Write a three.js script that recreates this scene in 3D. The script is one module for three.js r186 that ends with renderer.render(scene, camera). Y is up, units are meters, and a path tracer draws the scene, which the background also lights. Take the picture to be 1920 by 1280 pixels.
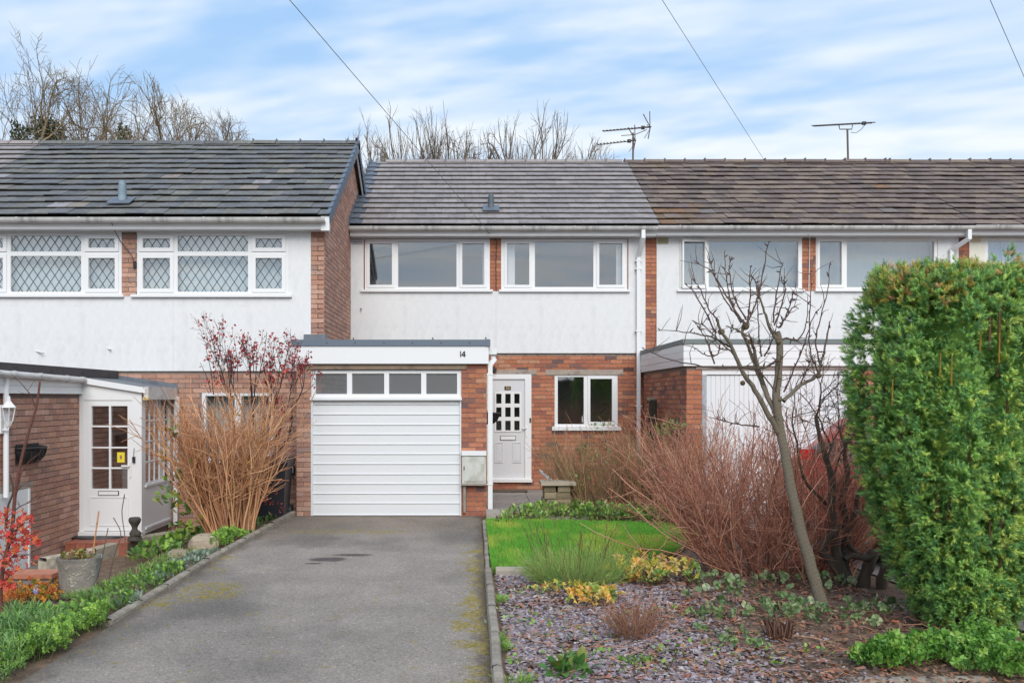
import * as THREE from 'three';
import { TextGeometry } from 'three/addons/geometries/TextGeometry.js';
import { FontLoader } from 'three/addons/loaders/FontLoader.js';

// ---------------------------------------------------------------- camera, sky, sun, exposure
const F = 1800, VX = 885, VY = 745, EYE = 1.805;          // lens in photo pixels, vanishing point, eye height
const scene = new THREE.Scene();
const camera = new THREE.PerspectiveCamera(2 * Math.atan(745 / F) * 180 / Math.PI, 2070 / 1490, 0.1, 600);
camera.position.set(0, EYE, 0);
camera.setViewOffset(2070, 1490, 150, 0, 1920, 1280);
camera.updateProjectionMatrix();
camera.updateMatrixWorld();

const renderer = new THREE.WebGLRenderer({ antialias: true });
renderer.toneMapping = THREE.LinearToneMapping;
renderer.toneMappingExposure = 1.27;
renderer.shadowMap.enabled = true;

const sun = new THREE.DirectionalLight(new THREE.Color(1.0, 0.965, 0.90), 2.45);
sun.position.set(3.5, 15.5, 7.5);
sun.target.position.set(0, 0, -12);
sun.castShadow = true;
sun.shadow.radius = 80;
sun.shadow.mapSize.set(2048, 2048);
Object.assign(sun.shadow.camera, { left: -22, right: 22, top: 22, bottom: -22, near: 1, far: 80 });
scene.add(sun, sun.target);

// ---------------------------------------------------------------- small helpers
function rngOf(seed) { let s = seed >>> 0; return () => { s = (s + 0x6d2b79f5) | 0; let t = Math.imul(s ^ (s >>> 15), 1 | s); t = (t + Math.imul(t ^ (t >>> 7), 61 | t)) ^ t; return ((t ^ (t >>> 14)) >>> 0) / 4294967296; }; }
const R = rngOf(20240);
const rr = (a, b, r = R) => a + (b - a) * r();
const pick = (a, r = R) => a[Math.floor(r() * a.length)];
const V = (x, y, z) => new THREE.Vector3(x, y, z);
const lerp = (a, b, t) => a + (b - a) * t, clamp = (x, a = 0, b = 1) => Math.min(b, Math.max(a, x));
const smooth = (a, b, x) => { const t = clamp((x - a) / (b - a)); return t * t * (3 - 2 * t); };
function hash(x, y, s) { let h = Math.imul(x, 374761393) + Math.imul(y, 668265263) + Math.imul(s, 1442695041); h = Math.imul(h ^ (h >>> 13), 1274126177); return ((h ^ (h >>> 16)) >>> 0) / 4294967296; }
function vnoise(x, y, s = 0, per = 0) {
  const xi = Math.floor(x), yi = Math.floor(y), fx = x - xi, fy = y - yi, u = fx * fx * (3 - 2 * fx), v = fy * fy * (3 - 2 * fy);
  const w = (i, j) => per ? hash(((i % per) + per) % per, ((j % per) + per) % per, s) : hash(i, j, s);
  return lerp(lerp(w(xi, yi), w(xi + 1, yi), u), lerp(w(xi, yi + 1), w(xi + 1, yi + 1), u), v);
}
function fbm(x, y, s = 0, oct = 4, per = 0) { let a = 0, k = 0.5, n = 0; for (let i = 0; i < oct; i++) { a += k * vnoise(x, y, s + i * 17, per); n += k; k *= 0.5; x *= 2; y *= 2; per *= 2; } return a / n; }
const lin = (c) => c <= 0.04045 ? c / 12.92 : Math.pow((c + 0.055) / 1.055, 2.4);
const srgb = (r, g, b) => [lin(r / 255), lin(g / 255), lin(b / 255)];
// photo pixel + depth -> point; photo pixel on level ground -> point
const at = (px, py, D) => V((px - VX) * D / F, EYE - (py - VY) * D / F, -D);
const gnd = (px, py, y = 0) => at(px, py, F * (EYE - y) / (py - VY));
const sx = (px, D) => (px - VX) * D / F, sy = (py, D) => EYE - (py - VY) * D / F;

// the sky: thin cirrus over pale winter blue, the same all round
{
  const W = 3072, H = 1536, d = new Float32Array(W * H * 4);
  for (let j = 0; j < H; j++) {
    const el = ((j + 0.5) / H - 0.5) * Math.PI, e = Math.max(0, el), up = Math.sin(e), ce = Math.cos(el), low = Math.exp(-e * 5.6), t = Math.pow(clamp(e / 1.1), 0.6);
    const blue = [lerp(0.38, 0.13, t), lerp(0.60, 0.33, t), lerp(0.84, 0.68, t)], white = [0.72, 0.775, 0.83];
    for (let i = 0; i < W; i++) {
      const o = (j * W + i) * 4; d[o + 3] = 1;
      if (el < 0) { for (let c = 0; c < 3; c++) d[o + c] = white[c]; continue; }
      const az = ((i + 0.5) / W - 0.5) * 2 * Math.PI, h = 1 / (up + 0.10), X = ce * Math.cos(az) * h, Z = ce * Math.sin(az) * h; // a flat cloud sheet seen in perspective
      const w1 = fbm(X * 0.8 + 3, Z * 0.8 + 8, 5, 2) - 0.5, wx = X + 0.8 * w1, wz = Z + 0.5 * w1;
      const broad = fbm(wx * 0.42 + 20, wz * 0.6 + 31, 23, 3), streak = fbm(wx * 1.2 + wz * 0.5 + 40, wz * 3.4 - wx * 0.9 + 40, 11, 4), fine = fbm(wx * 3.6 + wz * 2.4 + 7, wz * 10 - wx * 4.6, 31, 4);
      const cl = clamp(smooth(0.30, 0.72, streak * 0.30 + broad * 0.36 + fine * 0.34) * 0.86 + low * 0.8 + 0.03);
      for (let c = 0; c < 3; c++) d[o + c] = lerp(blue[c], white[c], cl);
    }
  }
  const t = new THREE.DataTexture(d, W, H, THREE.RGBAFormat, THREE.FloatType);
  t.mapping = THREE.EquirectangularReflectionMapping; t.magFilter = t.minFilter = THREE.LinearFilter; t.needsUpdate = true;
  scene.background = t; scene.environment = t;
}

// ---------------------------------------------------------------- geometry builder
class GB {
  constructor() { this.p = []; this.n = []; this.u = []; this.c = []; this.i = []; this.col = null; }
  vert(p, n, u, v) { this.p.push(p.x, p.y, p.z); this.n.push(n.x, n.y, n.z); this.u.push(u, v); const c = this.col ?? [1, 1, 1]; this.c.push(c[0], c[1], c[2]); return this.p.length / 3 - 1; }
  color(c) { this.col = c; return this; }
  quad(a, b, c, d, flip) {
    const n = b.clone().sub(a).cross(d.clone().sub(a)).normalize(), w = a.distanceTo(b), h = a.distanceTo(d);
    const k = [[a, 0, 0], [b, w, 0], [c, w, h], [d, 0, h]].map(([q, s, t]) => this.vert(q, n, s, t));
    this.i.push(k[0], k[1], k[2], k[0], k[2], k[3]); return this;
  }
  tri(a, b, c) { const n = b.clone().sub(a).cross(c.clone().sub(a)).normalize(); const k = [a, b, c].map((q) => this.vert(q, n, q.x, q.y)); this.i.push(...k); return this; }
  box(x0, x1, y0, y1, z0, z1, m) {
    const P = (x, y, z) => { const q = V(x, y, z); return m ? q.applyMatrix4(m) : q; };
    const A = P(x0, y0, z1), B = P(x1, y0, z1), C = P(x1, y1, z1), D = P(x0, y1, z1), E = P(x0, y0, z0), G = P(x1, y0, z0), H = P(x1, y1, z0), I = P(x0, y1, z0);
    this.quad(A, B, C, D).quad(G, E, I, H).quad(B, G, H, C).quad(E, A, D, I).quad(D, C, H, I).quad(E, G, B, A); return this;
  }
  // a panel facing +z with rectangular holes
  panel(x0, x1, y0, y1, z0, z1, holes = []) {
    const xs = [...new Set([x0, x1, ...holes.flatMap((h) => [h[0], h[1]])])].filter((x) => x >= x0 && x <= x1).sort((a, b) => a - b);
    for (let i = 0; i + 1 < xs.length; i++) {
      const xm = (xs[i] + xs[i + 1]) / 2; if (xs[i + 1] - xs[i] < 1e-5) continue;
      let spans = [[y0, y1]];
      for (const h of holes) if (h[0] < xm && h[1] > xm) spans = spans.flatMap(([a, b]) => h[2] >= b || h[3] <= a ? [[a, b]] : [[a, h[2]], [h[3], b]].filter(([q, w]) => w - q > 1e-5));
      for (const [a, b] of spans) this.box(xs[i], xs[i + 1], a, b, z0, z1);
    }
    return this;
  }
  tube(pts, rad, sides = 6, cap = true) {
    const n = pts.length; let N = null; const rings = [];
    for (let k = 0; k < n; k++) {
      const T = pts[Math.min(n - 1, k + 1)].clone().sub(pts[Math.max(0, k - 1)]).normalize();
      if (!N) N = Math.abs(T.y) < 0.9 ? V(0, 1, 0).cross(T).normalize() : V(1, 0, 0).cross(T).normalize();
      N = N.clone().sub(T.clone().multiplyScalar(N.dot(T))).normalize();
      const B = T.clone().cross(N), r = typeof rad === 'number' ? rad : rad[k], ring = [];
      for (let s = 0; s < sides; s++) {
        const a = s / sides * 2 * Math.PI, d = N.clone().multiplyScalar(Math.cos(a)).addScaledVector(B, Math.sin(a));
        ring.push(this.vert(pts[k].clone().addScaledVector(d, r), d, s / sides, k));
      }
      rings.push(ring);
    }
    for (let k = 0; k + 1 < n; k++) for (let s = 0; s < sides; s++) { const q = (s + 1) % sides, a = rings[k][s], b = rings[k][q], c = rings[k + 1][q], d = rings[k + 1][s]; this.i.push(a, b, c, a, c, d); }
    if (cap) for (const [ring, flip] of [[rings[0], 1], [rings[n - 1], 0]]) for (let s = 1; s + 1 < sides; s++) flip ? this.i.push(ring[0], ring[s + 1], ring[s]) : this.i.push(ring[0], ring[s], ring[s + 1]);
    return this;
  }
  add(g, m) {
    const q = g.index ? g : g, o = this.p.length / 3, P = q.attributes.position, Nn = q.attributes.normal, U = q.attributes.uv, v = V(), nm = m ? new THREE.Matrix3().getNormalMatrix(m) : null, c = this.col ?? [1, 1, 1];
    for (let k = 0; k < P.count; k++) {
      v.fromBufferAttribute(P, k); if (m) v.applyMatrix4(m); this.p.push(v.x, v.y, v.z);
      v.fromBufferAttribute(Nn, k); if (nm) v.applyMatrix3(nm).normalize(); this.n.push(v.x, v.y, v.z);
      this.u.push(U ? U.getX(k) : 0, U ? U.getY(k) : 0); this.c.push(c[0], c[1], c[2]);
    }
    if (q.index) for (let k = 0; k < q.index.count; k++) this.i.push(o + q.index.getX(k)); else for (let k = 0; k < P.count; k++) this.i.push(o + k);
    return this;
  }
  geo() {
    const g = new THREE.BufferGeometry();
    g.setAttribute('position', new THREE.Float32BufferAttribute(this.p, 3)); g.setAttribute('normal', new THREE.Float32BufferAttribute(this.n, 3));
    g.setAttribute('uv', new THREE.Float32BufferAttribute(this.u, 2)); g.setAttribute('color', new THREE.Float32BufferAttribute(this.c, 3)); g.setIndex(this.i);
    return g;
  }
}
const taken = new Map();
const numbered = (n) => { const k = taken.get(n) ?? 0; taken.set(n, k + 1); return k ? n + '_' + String(k).padStart(3, '0') : n; };
function part(name, gb, mat, parent, kind) {
  const m = new THREE.Mesh(gb instanceof GB ? gb.geo() : gb, mat); m.castShadow = m.receiveShadow = true;
  m.name = parent ? name : numbered(name); (parent ?? scene).add(m); if (kind) m.userData.kind = kind; return m;
}
function tag(o, label, category, group) { o.userData.label = label; o.userData.category = category; if (group) o.userData.group = group; return o; }
function thing(name, label, category, group, pos) { const g = new THREE.Group(); g.name = numbered(name); if (pos) g.position.copy(pos); scene.add(g); return tag(g, label, category, group); }
function sub(name, parent) { const g = new THREE.Group(); g.name = name; parent.add(g); return g; }
function struct(name, gb, mat) { const m = part(name, gb, mat); m.userData.kind = 'structure'; return m; }
function instanced(name, geo, mat, list, parent) {   // list of { m: Matrix4, c: [r, g, b] }
  const im = new THREE.InstancedMesh(geo, mat, list.length), c = new THREE.Color();
  list.forEach((e, k) => { im.setMatrixAt(k, e.m); if (e.c) im.setColorAt(k, c.setRGB(...e.c)); });
  im.castShadow = im.receiveShadow = true; im.name = parent ? name : numbered(name); im.userData.kind = 'stuff'; (parent ?? scene).add(im); return im;
}
const mat4 = (p, e, s = 1) => new THREE.Matrix4().compose(p, new THREE.Quaternion().setFromEuler(e), typeof s === 'number' ? V(s, s, s) : s);

// ---------------------------------------------------------------- textures and materials
function tex(w, h, fn, { repeat, color = true } = {}) {
  const d = new Uint8Array(w * h * 4);
  for (let j = 0; j < h; j++) for (let i = 0; i < w; i++) { const c = fn(i / w, j / h, i, j), o = (j * w + i) * 4; d[o] = clamp(c[0]) * 255; d[o + 1] = clamp(c[1]) * 255; d[o + 2] = clamp(c[2]) * 255; d[o + 3] = 255; }
  const t = new THREE.DataTexture(d, w, h); t.wrapS = t.wrapT = THREE.RepeatWrapping; t.magFilter = THREE.LinearFilter; t.minFilter = THREE.LinearMipmapLinearFilter; t.generateMipmaps = true;
  if (color) t.colorSpace = THREE.SRGBColorSpace; if (repeat) t.repeat.set(...repeat); t.needsUpdate = true; return t;
}
const grainT = tex(256, 256, (u, v, i, j) => { const g = 0.80 + 0.14 * fbm(u * 16, v * 16, 3, 4, 16) + 0.10 * hash(i, j, 4) - 0.14 * smooth(0.62, 0.8, fbm(u * 8, v * 8, 9, 3, 8)); return [g, g * 0.985, g * 0.97]; });
const grainB = tex(256, 256, (u, v, i, j) => { const g = 0.5 * fbm(u * 24, v * 24, 13, 4, 24) + 0.5 * hash(i, j, 14); return [g, g, g]; }, { color: false });
const std = (c, rough = 0.8, o = {}) => new THREE.MeshStandardMaterial({ color: new THREE.Color(...(typeof c === 'number' ? [c, c, c] : c)), roughness: rough, ...o });
// worn concrete tile: lichen specks and moss blotches
const oldTileT = tex(512, 512, (u, v, i, j) => {
  const b = fbm(u * 12, v * 12, 41, 4, 12), l = smooth(0.66, 0.74, fbm(u * 26, v * 26, 47, 3, 26)), m = smooth(0.56, 0.72, fbm(u * 9, v * 9, 53, 4, 9)), s = hash(i, j, 5);
  let c = [0.74 + 0.22 * b, 0.73 + 0.22 * b, 0.72 + 0.22 * b].map((x) => x - 0.12 * s);
  c = c.map((x, k) => lerp(x, [0.68, 0.665, 0.60][k], m * 0.4)); return c.map((x, k) => lerp(x, [1, 1, 0.95][k], l * 0.5));
});
const renderT = tex(1024, 512, (u, v, i, j) => { const st = smooth(0.45, 0.8, fbm(u * 26, v * 3, 61, 5)) * smooth(0.5, 0.7, fbm(u * 5, v * 5, 63, 3)), g = 0.965 + 0.035 * fbm(u * 30, v * 15, 62, 4) - 0.028 * smooth(0.5, 0.85, fbm(u * 9, v * 6, 67, 5)); return [g - 0.02 * st, g - 0.019 * st, g - 0.018 * st]; });
const MT = {
  upvc: std([0.735, 0.735, 0.735], 0.35), soffit: std([0.62, 0.63, 0.65], 0.6), gutter: std([0.68, 0.69, 0.69], 0.4, { map: grainT }),
  render: std([0.725, 0.725, 0.725], 0.9, { map: renderT }), door: std([0.60, 0.605, 0.62], 0.45), garageDoor: std([0.68, 0.69, 0.70], 0.4),
  mortar: std([0.26, 0.215, 0.185], 0.95, { map: grainT }), mortarDark: std([0.19, 0.14, 0.12], 0.95, { map: grainT }),
  concrete: std([0.36, 0.335, 0.29], 0.9, { map: grainT, bumpMap: grainB, bumpScale: 0.004 }), lintel: std([0.42, 0.36, 0.31], 0.9, { map: grainT }), lintelWood: std([0.33, 0.25, 0.19], 0.9, { map: grainT }),
  lead: std([0.17, 0.20, 0.245], 0.5, { metalness: 0.2, map: grainT }), trim: std([0.115, 0.145, 0.185], 0.5), trimGreen: std([0.15, 0.18, 0.175], 0.6), felt: std([0.085, 0.075, 0.078], 0.9, { map: grainT }),
  black: std(0.018, 0.5), bin: std([0.022, 0.024, 0.03], 0.45), dark: std(0.05, 0.9), inside: std([0.6, 0.6, 0.58], 0.95),
  glass: new THREE.MeshPhysicalMaterial({ color: 0xffffff, roughness: 0.015, transmission: 1, thickness: 0, ior: 2.3, metalness: 0 }),
  frosted: new THREE.MeshPhysicalMaterial({ color: 0xffffff, roughness: 0.38, transmission: 1, thickness: 0, ior: 1.9, metalness: 0 }),
  leadCame: std([0.10, 0.115, 0.13], 0.5, { metalness: 0.3 }), steel: std([0.42, 0.47, 0.52], 0.5, { metalness: 0.5, map: grainT }), gold: std([0.72, 0.48, 0.16], 0.35, { metalness: 0.7 }),
  deck: std(0.03, 1), terracotta: std([0.33, 0.105, 0.065], 0.7, { map: grainT }), wood: std([0.22, 0.175, 0.13], 0.9, { map: grainT }), rust: std([0.12, 0.09, 0.08], 0.7),
  vc: std(1, 0.85, { vertexColors: true }), vcGrain: std(1, 0.9, { vertexColors: true, map: grainT }), vcLeaf: std(1, 0.6, { vertexColors: true }),
  leaf: new THREE.MeshPhysicalMaterial({ color: 0xffffff, roughness: 0.6, transmission: 0.3, thickness: 0, side: THREE.DoubleSide }), chip: std(1, 0.8), bark: std(1, 0.9, { vertexColors: true, map: tex(256, 256, (u, v, i, j) => { const b = fbm(u * 5, v * 40, 83, 4), l = smooth(0.6, 0.72, fbm(u * 9, v * 60, 85, 3)), m = smooth(0.55, 0.75, fbm(u * 6, v * 6, 87, 3, 6)); let g = 0.62 + 0.42 * b - 0.3 * l; return [g, lerp(g * 0.98, g, m), lerp(g * 0.95, g * 0.86, m)]; }), bumpMap: grainB, bumpScale: 0.004 }),
};
const blind = (c) => std(c, 0.95);

// ---------------------------------------------------------------- bricks
const palettes = {
  main: [[180, 116, 90], [191, 125, 97], [171, 109, 87], [198, 135, 105], [162, 105, 88], [185, 120, 88], [142, 102, 93], [121, 94, 92], [195, 142, 114]].map((c) => srgb(...c)),
  left: [[186, 145, 127], [199, 158, 140], [178, 135, 119], [207, 166, 148], [172, 135, 123], [193, 147, 126], [168, 140, 131], [187, 155, 141], [203, 154, 131]].map((c) => srgb(...c)),
};
const brickMats = {}; for (const k in palettes) brickMats[k] = palettes[k].map((c) => std(c, 0.92, { map: grainT, bumpMap: grainB, bumpScale: 0.003 }));
const brickGeos = [0, 1, 2, 3].map((k) => { const g = new THREE.BoxGeometry(1, 1, 1), u = g.attributes.uv; for (let i = 0; i < u.count; i++) u.setXY(i, u.getX(i) * 0.42 + k * 0.23, u.getY(i) * 0.14 + k * 0.31); return g; });
const weights = [6, 6, 5, 4, 4, 5, 2.2, 1.6, 3];
const wsum = weights.reduce((a, b) => a + b);
function pickColor(dark = 1) { let t = R() * wsum; for (let k = 0; k < 9; k++) { t -= weights[k]; if (t <= 0) return dark < 0.5 && (k === 6 || k === 7) ? 0 : k; } return 0; }
// o: lower left corner on the mortar face; axis 'x' (wall faces +z) or 'z' (wall runs away along -z, facing side = +1 or -1 in x)
function brickField(acc, { o, axis = 'x', side = 1, w, h, holes = [], top, bottom, pal = 'main', phase = 0, dark = 1, show = 1 }) {
  const rows = Math.floor((h + 0.004) / 0.075);
  for (let r = 0; r < rows; r++) {
    const y = r * 0.075, ym = y + 0.0375; let spans = [[0, w]];
    if (top) { let a = null, b = null; for (let u = 0; u <= w + 1e-6; u += 0.02) if (top(u) > y + 0.07) { a ??= u; b = u; } if (a === null) continue; spans = [[a, b]]; }
    for (const q of holes) if (q[2] < ym && q[3] > ym) spans = spans.flatMap(([a, b]) => q[0] >= b || q[1] <= a ? [[a, b]] : [[a, q[0]], [q[1], b]].filter(([s, t]) => t - s > 0.03));
    for (const [a, b] of spans) for (let k = Math.floor((a - 0.2) / 0.225) - 1; ; k++) {
      const s0 = k * 0.225 + ((r + phase) % 2) * 0.1125, e0 = s0 + 0.215; if (s0 > b) break;
      const s = Math.max(s0, a), e = Math.min(e0, b); if (e - s < 0.03) continue;
      const c = o.clone(), m = (s + e) / 2; c.y += ym; if (axis === 'x') c.x += m; else c.z -= m;
      const D = -c.z, px = VX + c.x * F / D, py = VY + (EYE - c.y) * F / D;
      const facing = axis === 'x' ? 1 : Math.max(0, -Math.sign(side) * c.x / D);
      const inside = px > -20 && px < 1940 && py > 0 && py < 1290;
      acc.push({ c, len: e - s, axis, side, pal, k: pickColor(dark), weight: inside ? show * facing * (e - s) * (F / D) ** 2 : 0 });
    }
  }
}
function layBricks(acc, parent, most = 300) {
  acc.sort((a, b) => b.weight - a.weight);
  const rest = new GB();
  acc.forEach((b, n) => {
    const proud = 0.006 + R() * 0.003, d = 0.03, off = proud - d / 2;
    const c = b.c.clone(); if (b.axis === 'x') c.z += off; else c.x += b.side * off;
    if (n < most && b.weight > 0) {
      const m = new THREE.Mesh(brickGeos[n % 4], brickMats[b.pal][b.k]); m.name = 'brick'; m.position.copy(c); m.castShadow = m.receiveShadow = true;
      if (b.axis === 'z') m.rotation.y = Math.PI / 2; m.scale.set(b.len, 0.065, d); parent.add(m);
    } else {
      rest.color(palettes[b.pal][b.k]); const L = b.len / 2, q = d / 2;
      if (b.axis === 'x') rest.box(c.x - L, c.x + L, c.y - 0.0325, c.y + 0.0325, c.z - q, c.z + q); else rest.box(c.x - q, c.x + q, c.y - 0.0325, c.y + 0.0325, c.z - L, c.z + L);
    }
  });
  if (rest.i.length) part('brickwork', rest, MT.vcGrain, parent, 'stuff');
}

// ---------------------------------------------------------------- windows: px rectangles on the wall at depth D
function windowAt(parent, { D, frame, lights, sill, proud = 0.0, depth = 0.07, lattice, frameMat = MT.upvc, label, sash = 5, back, glass = MT.glass }) {
  const g = sub('window', parent); if (label) g.userData.label = label;
  const X = (p) => sx(p, D), Y = (p) => sy(p, D), z1 = -D + proud, z0 = z1 - depth;
  const holes = lights.map((l) => [X(l.g[0]), X(l.g[1]), Y(l.g[3]), Y(l.g[2])]);
  part('frame', new GB().panel(X(frame[0]), X(frame[1]), Y(frame[3]), Y(frame[2]), z0, z1, holes), frameMat, g);
  lights.forEach((l, k) => {
    const [x0, x1, y0, y1] = holes[k];
    if (l.sash) { const q = sash * D / F; part('sash', new GB().panel(x0 - q, x1 + q, y0 - q, y1 + q, z1 + 0.001, z1 + 0.016, [[x0, x1, y0, y1]]), frameMat, g); }
    part('pane', new GB().box(x0 - 0.004, x1 + 0.004, y0 - 0.004, y1 + 0.004, z0 + 0.03, z0 + 0.034), glass, g);
    if (l.handle) { const hx = l.handle < 0 ? x0 + 0.02 : x1 - 0.02; part('handle', new GB().box(hx - 0.012, hx + 0.012, y0 + 0.03, y0 + 0.15, z0 - 0.02, z0 + 0.02), MT.upvc, g); }
    if (lattice) {
      const gb = new GB(), w = lattice.w, h = lattice.h, zz = z0 + 0.0385;
      const bar = (a, b) => { const dx = b[0] - a[0], dy = b[1] - a[1], L = Math.hypot(dx, dy), m = new THREE.Matrix4().makeRotationZ(Math.atan2(dy, dx)).setPosition((a[0] + b[0]) / 2, (a[1] + b[1]) / 2, zz); gb.box(-L / 2, L / 2, -0.0055, 0.0055, -0.002, 0.002, m); };
      for (const sgn of [1, -1]) for (let c = -40; c < 40; c++) {
        // lines x = x0 + w*c + sgn*(y - y1)*w/h clipped to the light
        const fx = (y) => x0 + w * (c + 0.5) + sgn * (y - y1) * w / h; let ya = y0, yb = y1;
        const yAt = (x) => y1 + sgn * (x - x0 - w * (c + 0.5)) * h / w; const lo = Math.min(yAt(x0), yAt(x1)), hi = Math.max(yAt(x0), yAt(x1)); ya = Math.max(ya, lo); yb = Math.min(yb, hi);
        if (yb - ya > 0.01) bar([fx(ya), ya], [fx(yb), yb]);
      }
      if (gb.i.length) part('leaded_lattice', gb, MT.leadCame, g);
    }
  });
  if (sill) part('sill', new GB().box(X(sill[0]), X(sill[1]), Y(sill[3]), Y(sill[2]), z1 - 0.09, z1 + 0.07), MT.upvc, g);
  if (back) for (const b of back) { // curtains and blinds: folded cloth just behind the glass
    const gb = new GB(), x0 = X(b.x[0]), x1 = X(b.x[1]), y0 = Y(b.y[1]), y1 = Y(b.y[0]), n = Math.max(2, Math.round((x1 - x0) / 0.03)), zz = z0 - (b.off ?? 0.1), am = b.fold ?? 0.006;
    const zf = (k) => zz + am * Math.sin(k * 1.9 + (b.ph ?? 0)) * (0.6 + 0.4 * Math.sin(k * 0.61));
    for (let k = 0; k < n; k++) { const a = lerp(x0, x1, k / n), c = lerp(x0, x1, (k + 1) / n); gb.quad(V(a, y0, zf(k)), V(c, y0, zf(k + 1)), V(c, y1, zf(k + 1)), V(a, y1, zf(k))); }
    part(b.name ?? 'curtain', gb, b.mat, g);
  }
  return g;
}
// ================================================================ buildings
const font = await new FontLoader().loadAsync('fonts/droid/droid_sans_bold.typeface.json');
const TAN = Math.tan(29 * Math.PI / 180), PITCH = 29 * Math.PI / 180, RUN = 3.78, SL = RUN / Math.cos(PITCH), GAUGE = SL / 13.5;
const D14 = 18.311, DL = 15.0, DG = 14.634, DG3 = 14.587, DP = 13.636;

// roof tiles: each a thin slab whose tail is lifted over the course below
const tileGeos = [0, 1, 2, 3, 4].map((k) => { const g = new GB().box(-0.5, 0.5, -0.5, 0.5, -0.5, 0.5).geo(), u = g.attributes.uv; for (let i = 0; i < u.count; i++) u.setXY(i, u.getX(i) * 0.3 + k * 0.37, u.getY(i) * 0.3 + k * 0.21); return g; });
const tileSet = (cols, map, rough = 0.85) => cols.map((c) => std(srgb(...c), rough, { map, bumpMap: grainB, bumpScale: 0.003 }));
const newTiles = tileSet([[152, 147, 147], [157, 151, 151], [148, 143, 144], [160, 155, 154], [151, 146, 147]], grainT, 0.7);
const leftTiles = tileSet([[132, 135, 139], [124, 127, 132], [138, 140, 141], [134, 135, 134], [128, 131, 137], [144, 144, 141]], oldTileT);
const leftPale = tileSet([[155, 152, 157], [143, 137, 130]], grainT);
const rightTiles = tileSet([[142, 126, 120], [133, 117, 113], [153, 137, 128], [138, 124, 121], [128, 115, 111], [157, 140, 128]], oldTileT);
const rightOdd = tileSet([[158, 124, 98], [150, 128, 112], [142, 136, 134]], oldTileT);
const tilePalette = new Map(); for (const s of [newTiles, leftTiles, leftPale, rightTiles, rightOdd]) for (const m of s) tilePalette.set(m, m.color.toArray());
function roof(parent, { xa, xb, eaveD, eaveY, choose, rough = 0, seed, backMat, soaker }) {
  const g = sub('roof', parent), r = rngOf(seed), list = [], up = V(0, Math.sin(PITCH), -Math.cos(PITCH)), no = V(0, Math.cos(PITCH), Math.sin(PITCH)), o = V(0, eaveY, -eaveD), tw = 0.295;
  // the deck below the tiles and the plain rear slope
  const P = (x, s, h) => o.clone().addScaledVector(up, s).addScaledVector(no, h).setX(x);
  part('roof_deck', new GB().quad(P(xa, 0.02, -0.012), P(xb, 0.02, -0.012), P(xb, SL, -0.012), P(xa, SL, -0.012)), MT.deck, g);
  const ry = eaveY + RUN * TAN, bd = eaveD + 2 * RUN;
  part('rear_slope', new GB().quad(V(xb, ry + 0.02, -eaveD - RUN), V(xb, eaveY, -bd), V(xa, eaveY, -bd), V(xa, ry + 0.02, -eaveD - RUN)).quad(V(xa, ry + 0.005, -eaveD - RUN), V(xa, eaveY - 0.015, -bd), V(xb, eaveY - 0.015, -bd), V(xb, ry + 0.005, -eaveD - RUN)), backMat, g);
  for (let i = 0; i < 14; i++) {
    const s0 = i * GAUGE, s1 = Math.min(s0 + GAUGE + 0.07, SL + 0.02), wave = rough * (fbm(i * 0.7, seed, 7, 2) - 0.5);
    for (let k = Math.floor(xa / tw) - 1; k * tw < xb; k++) {
      const a0 = k * tw + (i % 2) * tw / 2, a = Math.max(a0, xa), b = Math.min(a0 + tw - 0.003, xb); if (b - a < 0.03) continue;
      const c = P((a + b) / 2, (s0 + s1) / 2, 0.033 + rough * (fbm((a + b) * 0.55, i * 0.33 + seed, 77, 3) - 0.5) * 1.3 + (r() - 0.5) * (0.003 + rough * 0.16));
      const tilt = 0.115 + (r() - 0.5) * (0.006 + rough * 0.35);
      const lead = soaker && a < xa + 0.08 ? 1 : 0;
      const D = -c.z, px = VX + c.x * F / D, py = VY + (EYE - c.y) * F / D;
      list.push({ c, w: b - a, l: s1 - s0, tilt, yaw: (r() - 0.5) * rough * 0.28, roll: (r() - 0.5) * rough * 0.3, mat: lead ? MT.lead : choose(c.x, i, r), lead, weight: px > -15 && px < 1935 && py > 0 ? (b - a) * F / D : 0 });
    }
  }
  if (soaker) for (let i = 0; i < 14; i++) { const s0 = i * GAUGE, s1 = Math.min(s0 + GAUGE + 0.07, SL); const c = P(xa + 0.085, (s0 + s1) / 2, 0.043); list.push({ c, w: 0.17, l: s1 - s0, tilt: 0.088, yaw: 0, roll: 0, mat: MT.lead, lead: 1, weight: 99 }); }
  list.sort((p, q) => q.weight - p.weight); const rest = new GB();
  list.forEach((t, n) => {
    const e = new THREE.Euler(PITCH - t.tilt, t.yaw, t.roll), s = V(t.w, 0.013, t.l);
    if (n < 300 && t.weight > 0) { const m = new THREE.Mesh(tileGeos[n % 5], t.mat); m.name = t.lead ? 'lead_soaker' : 'roof_tile'; m.position.copy(t.c); m.rotation.copy(e); m.scale.copy(s); m.castShadow = m.receiveShadow = true; g.add(m); }
    else { rest.color(tilePalette.get(t.mat) ?? [0.17, 0.2, 0.25]); rest.add(tileGeos[n % 5], mat4(t.c, e, s)); }
  });
  if (rest.i.length) part('roof_tiles', rest, new THREE.MeshStandardMaterial({ vertexColors: true, roughness: 0.85, map: rough ? oldTileT : grainT }), g, 'stuff');
  return { g, P, ry, rd: eaveD + RUN };
}
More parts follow.
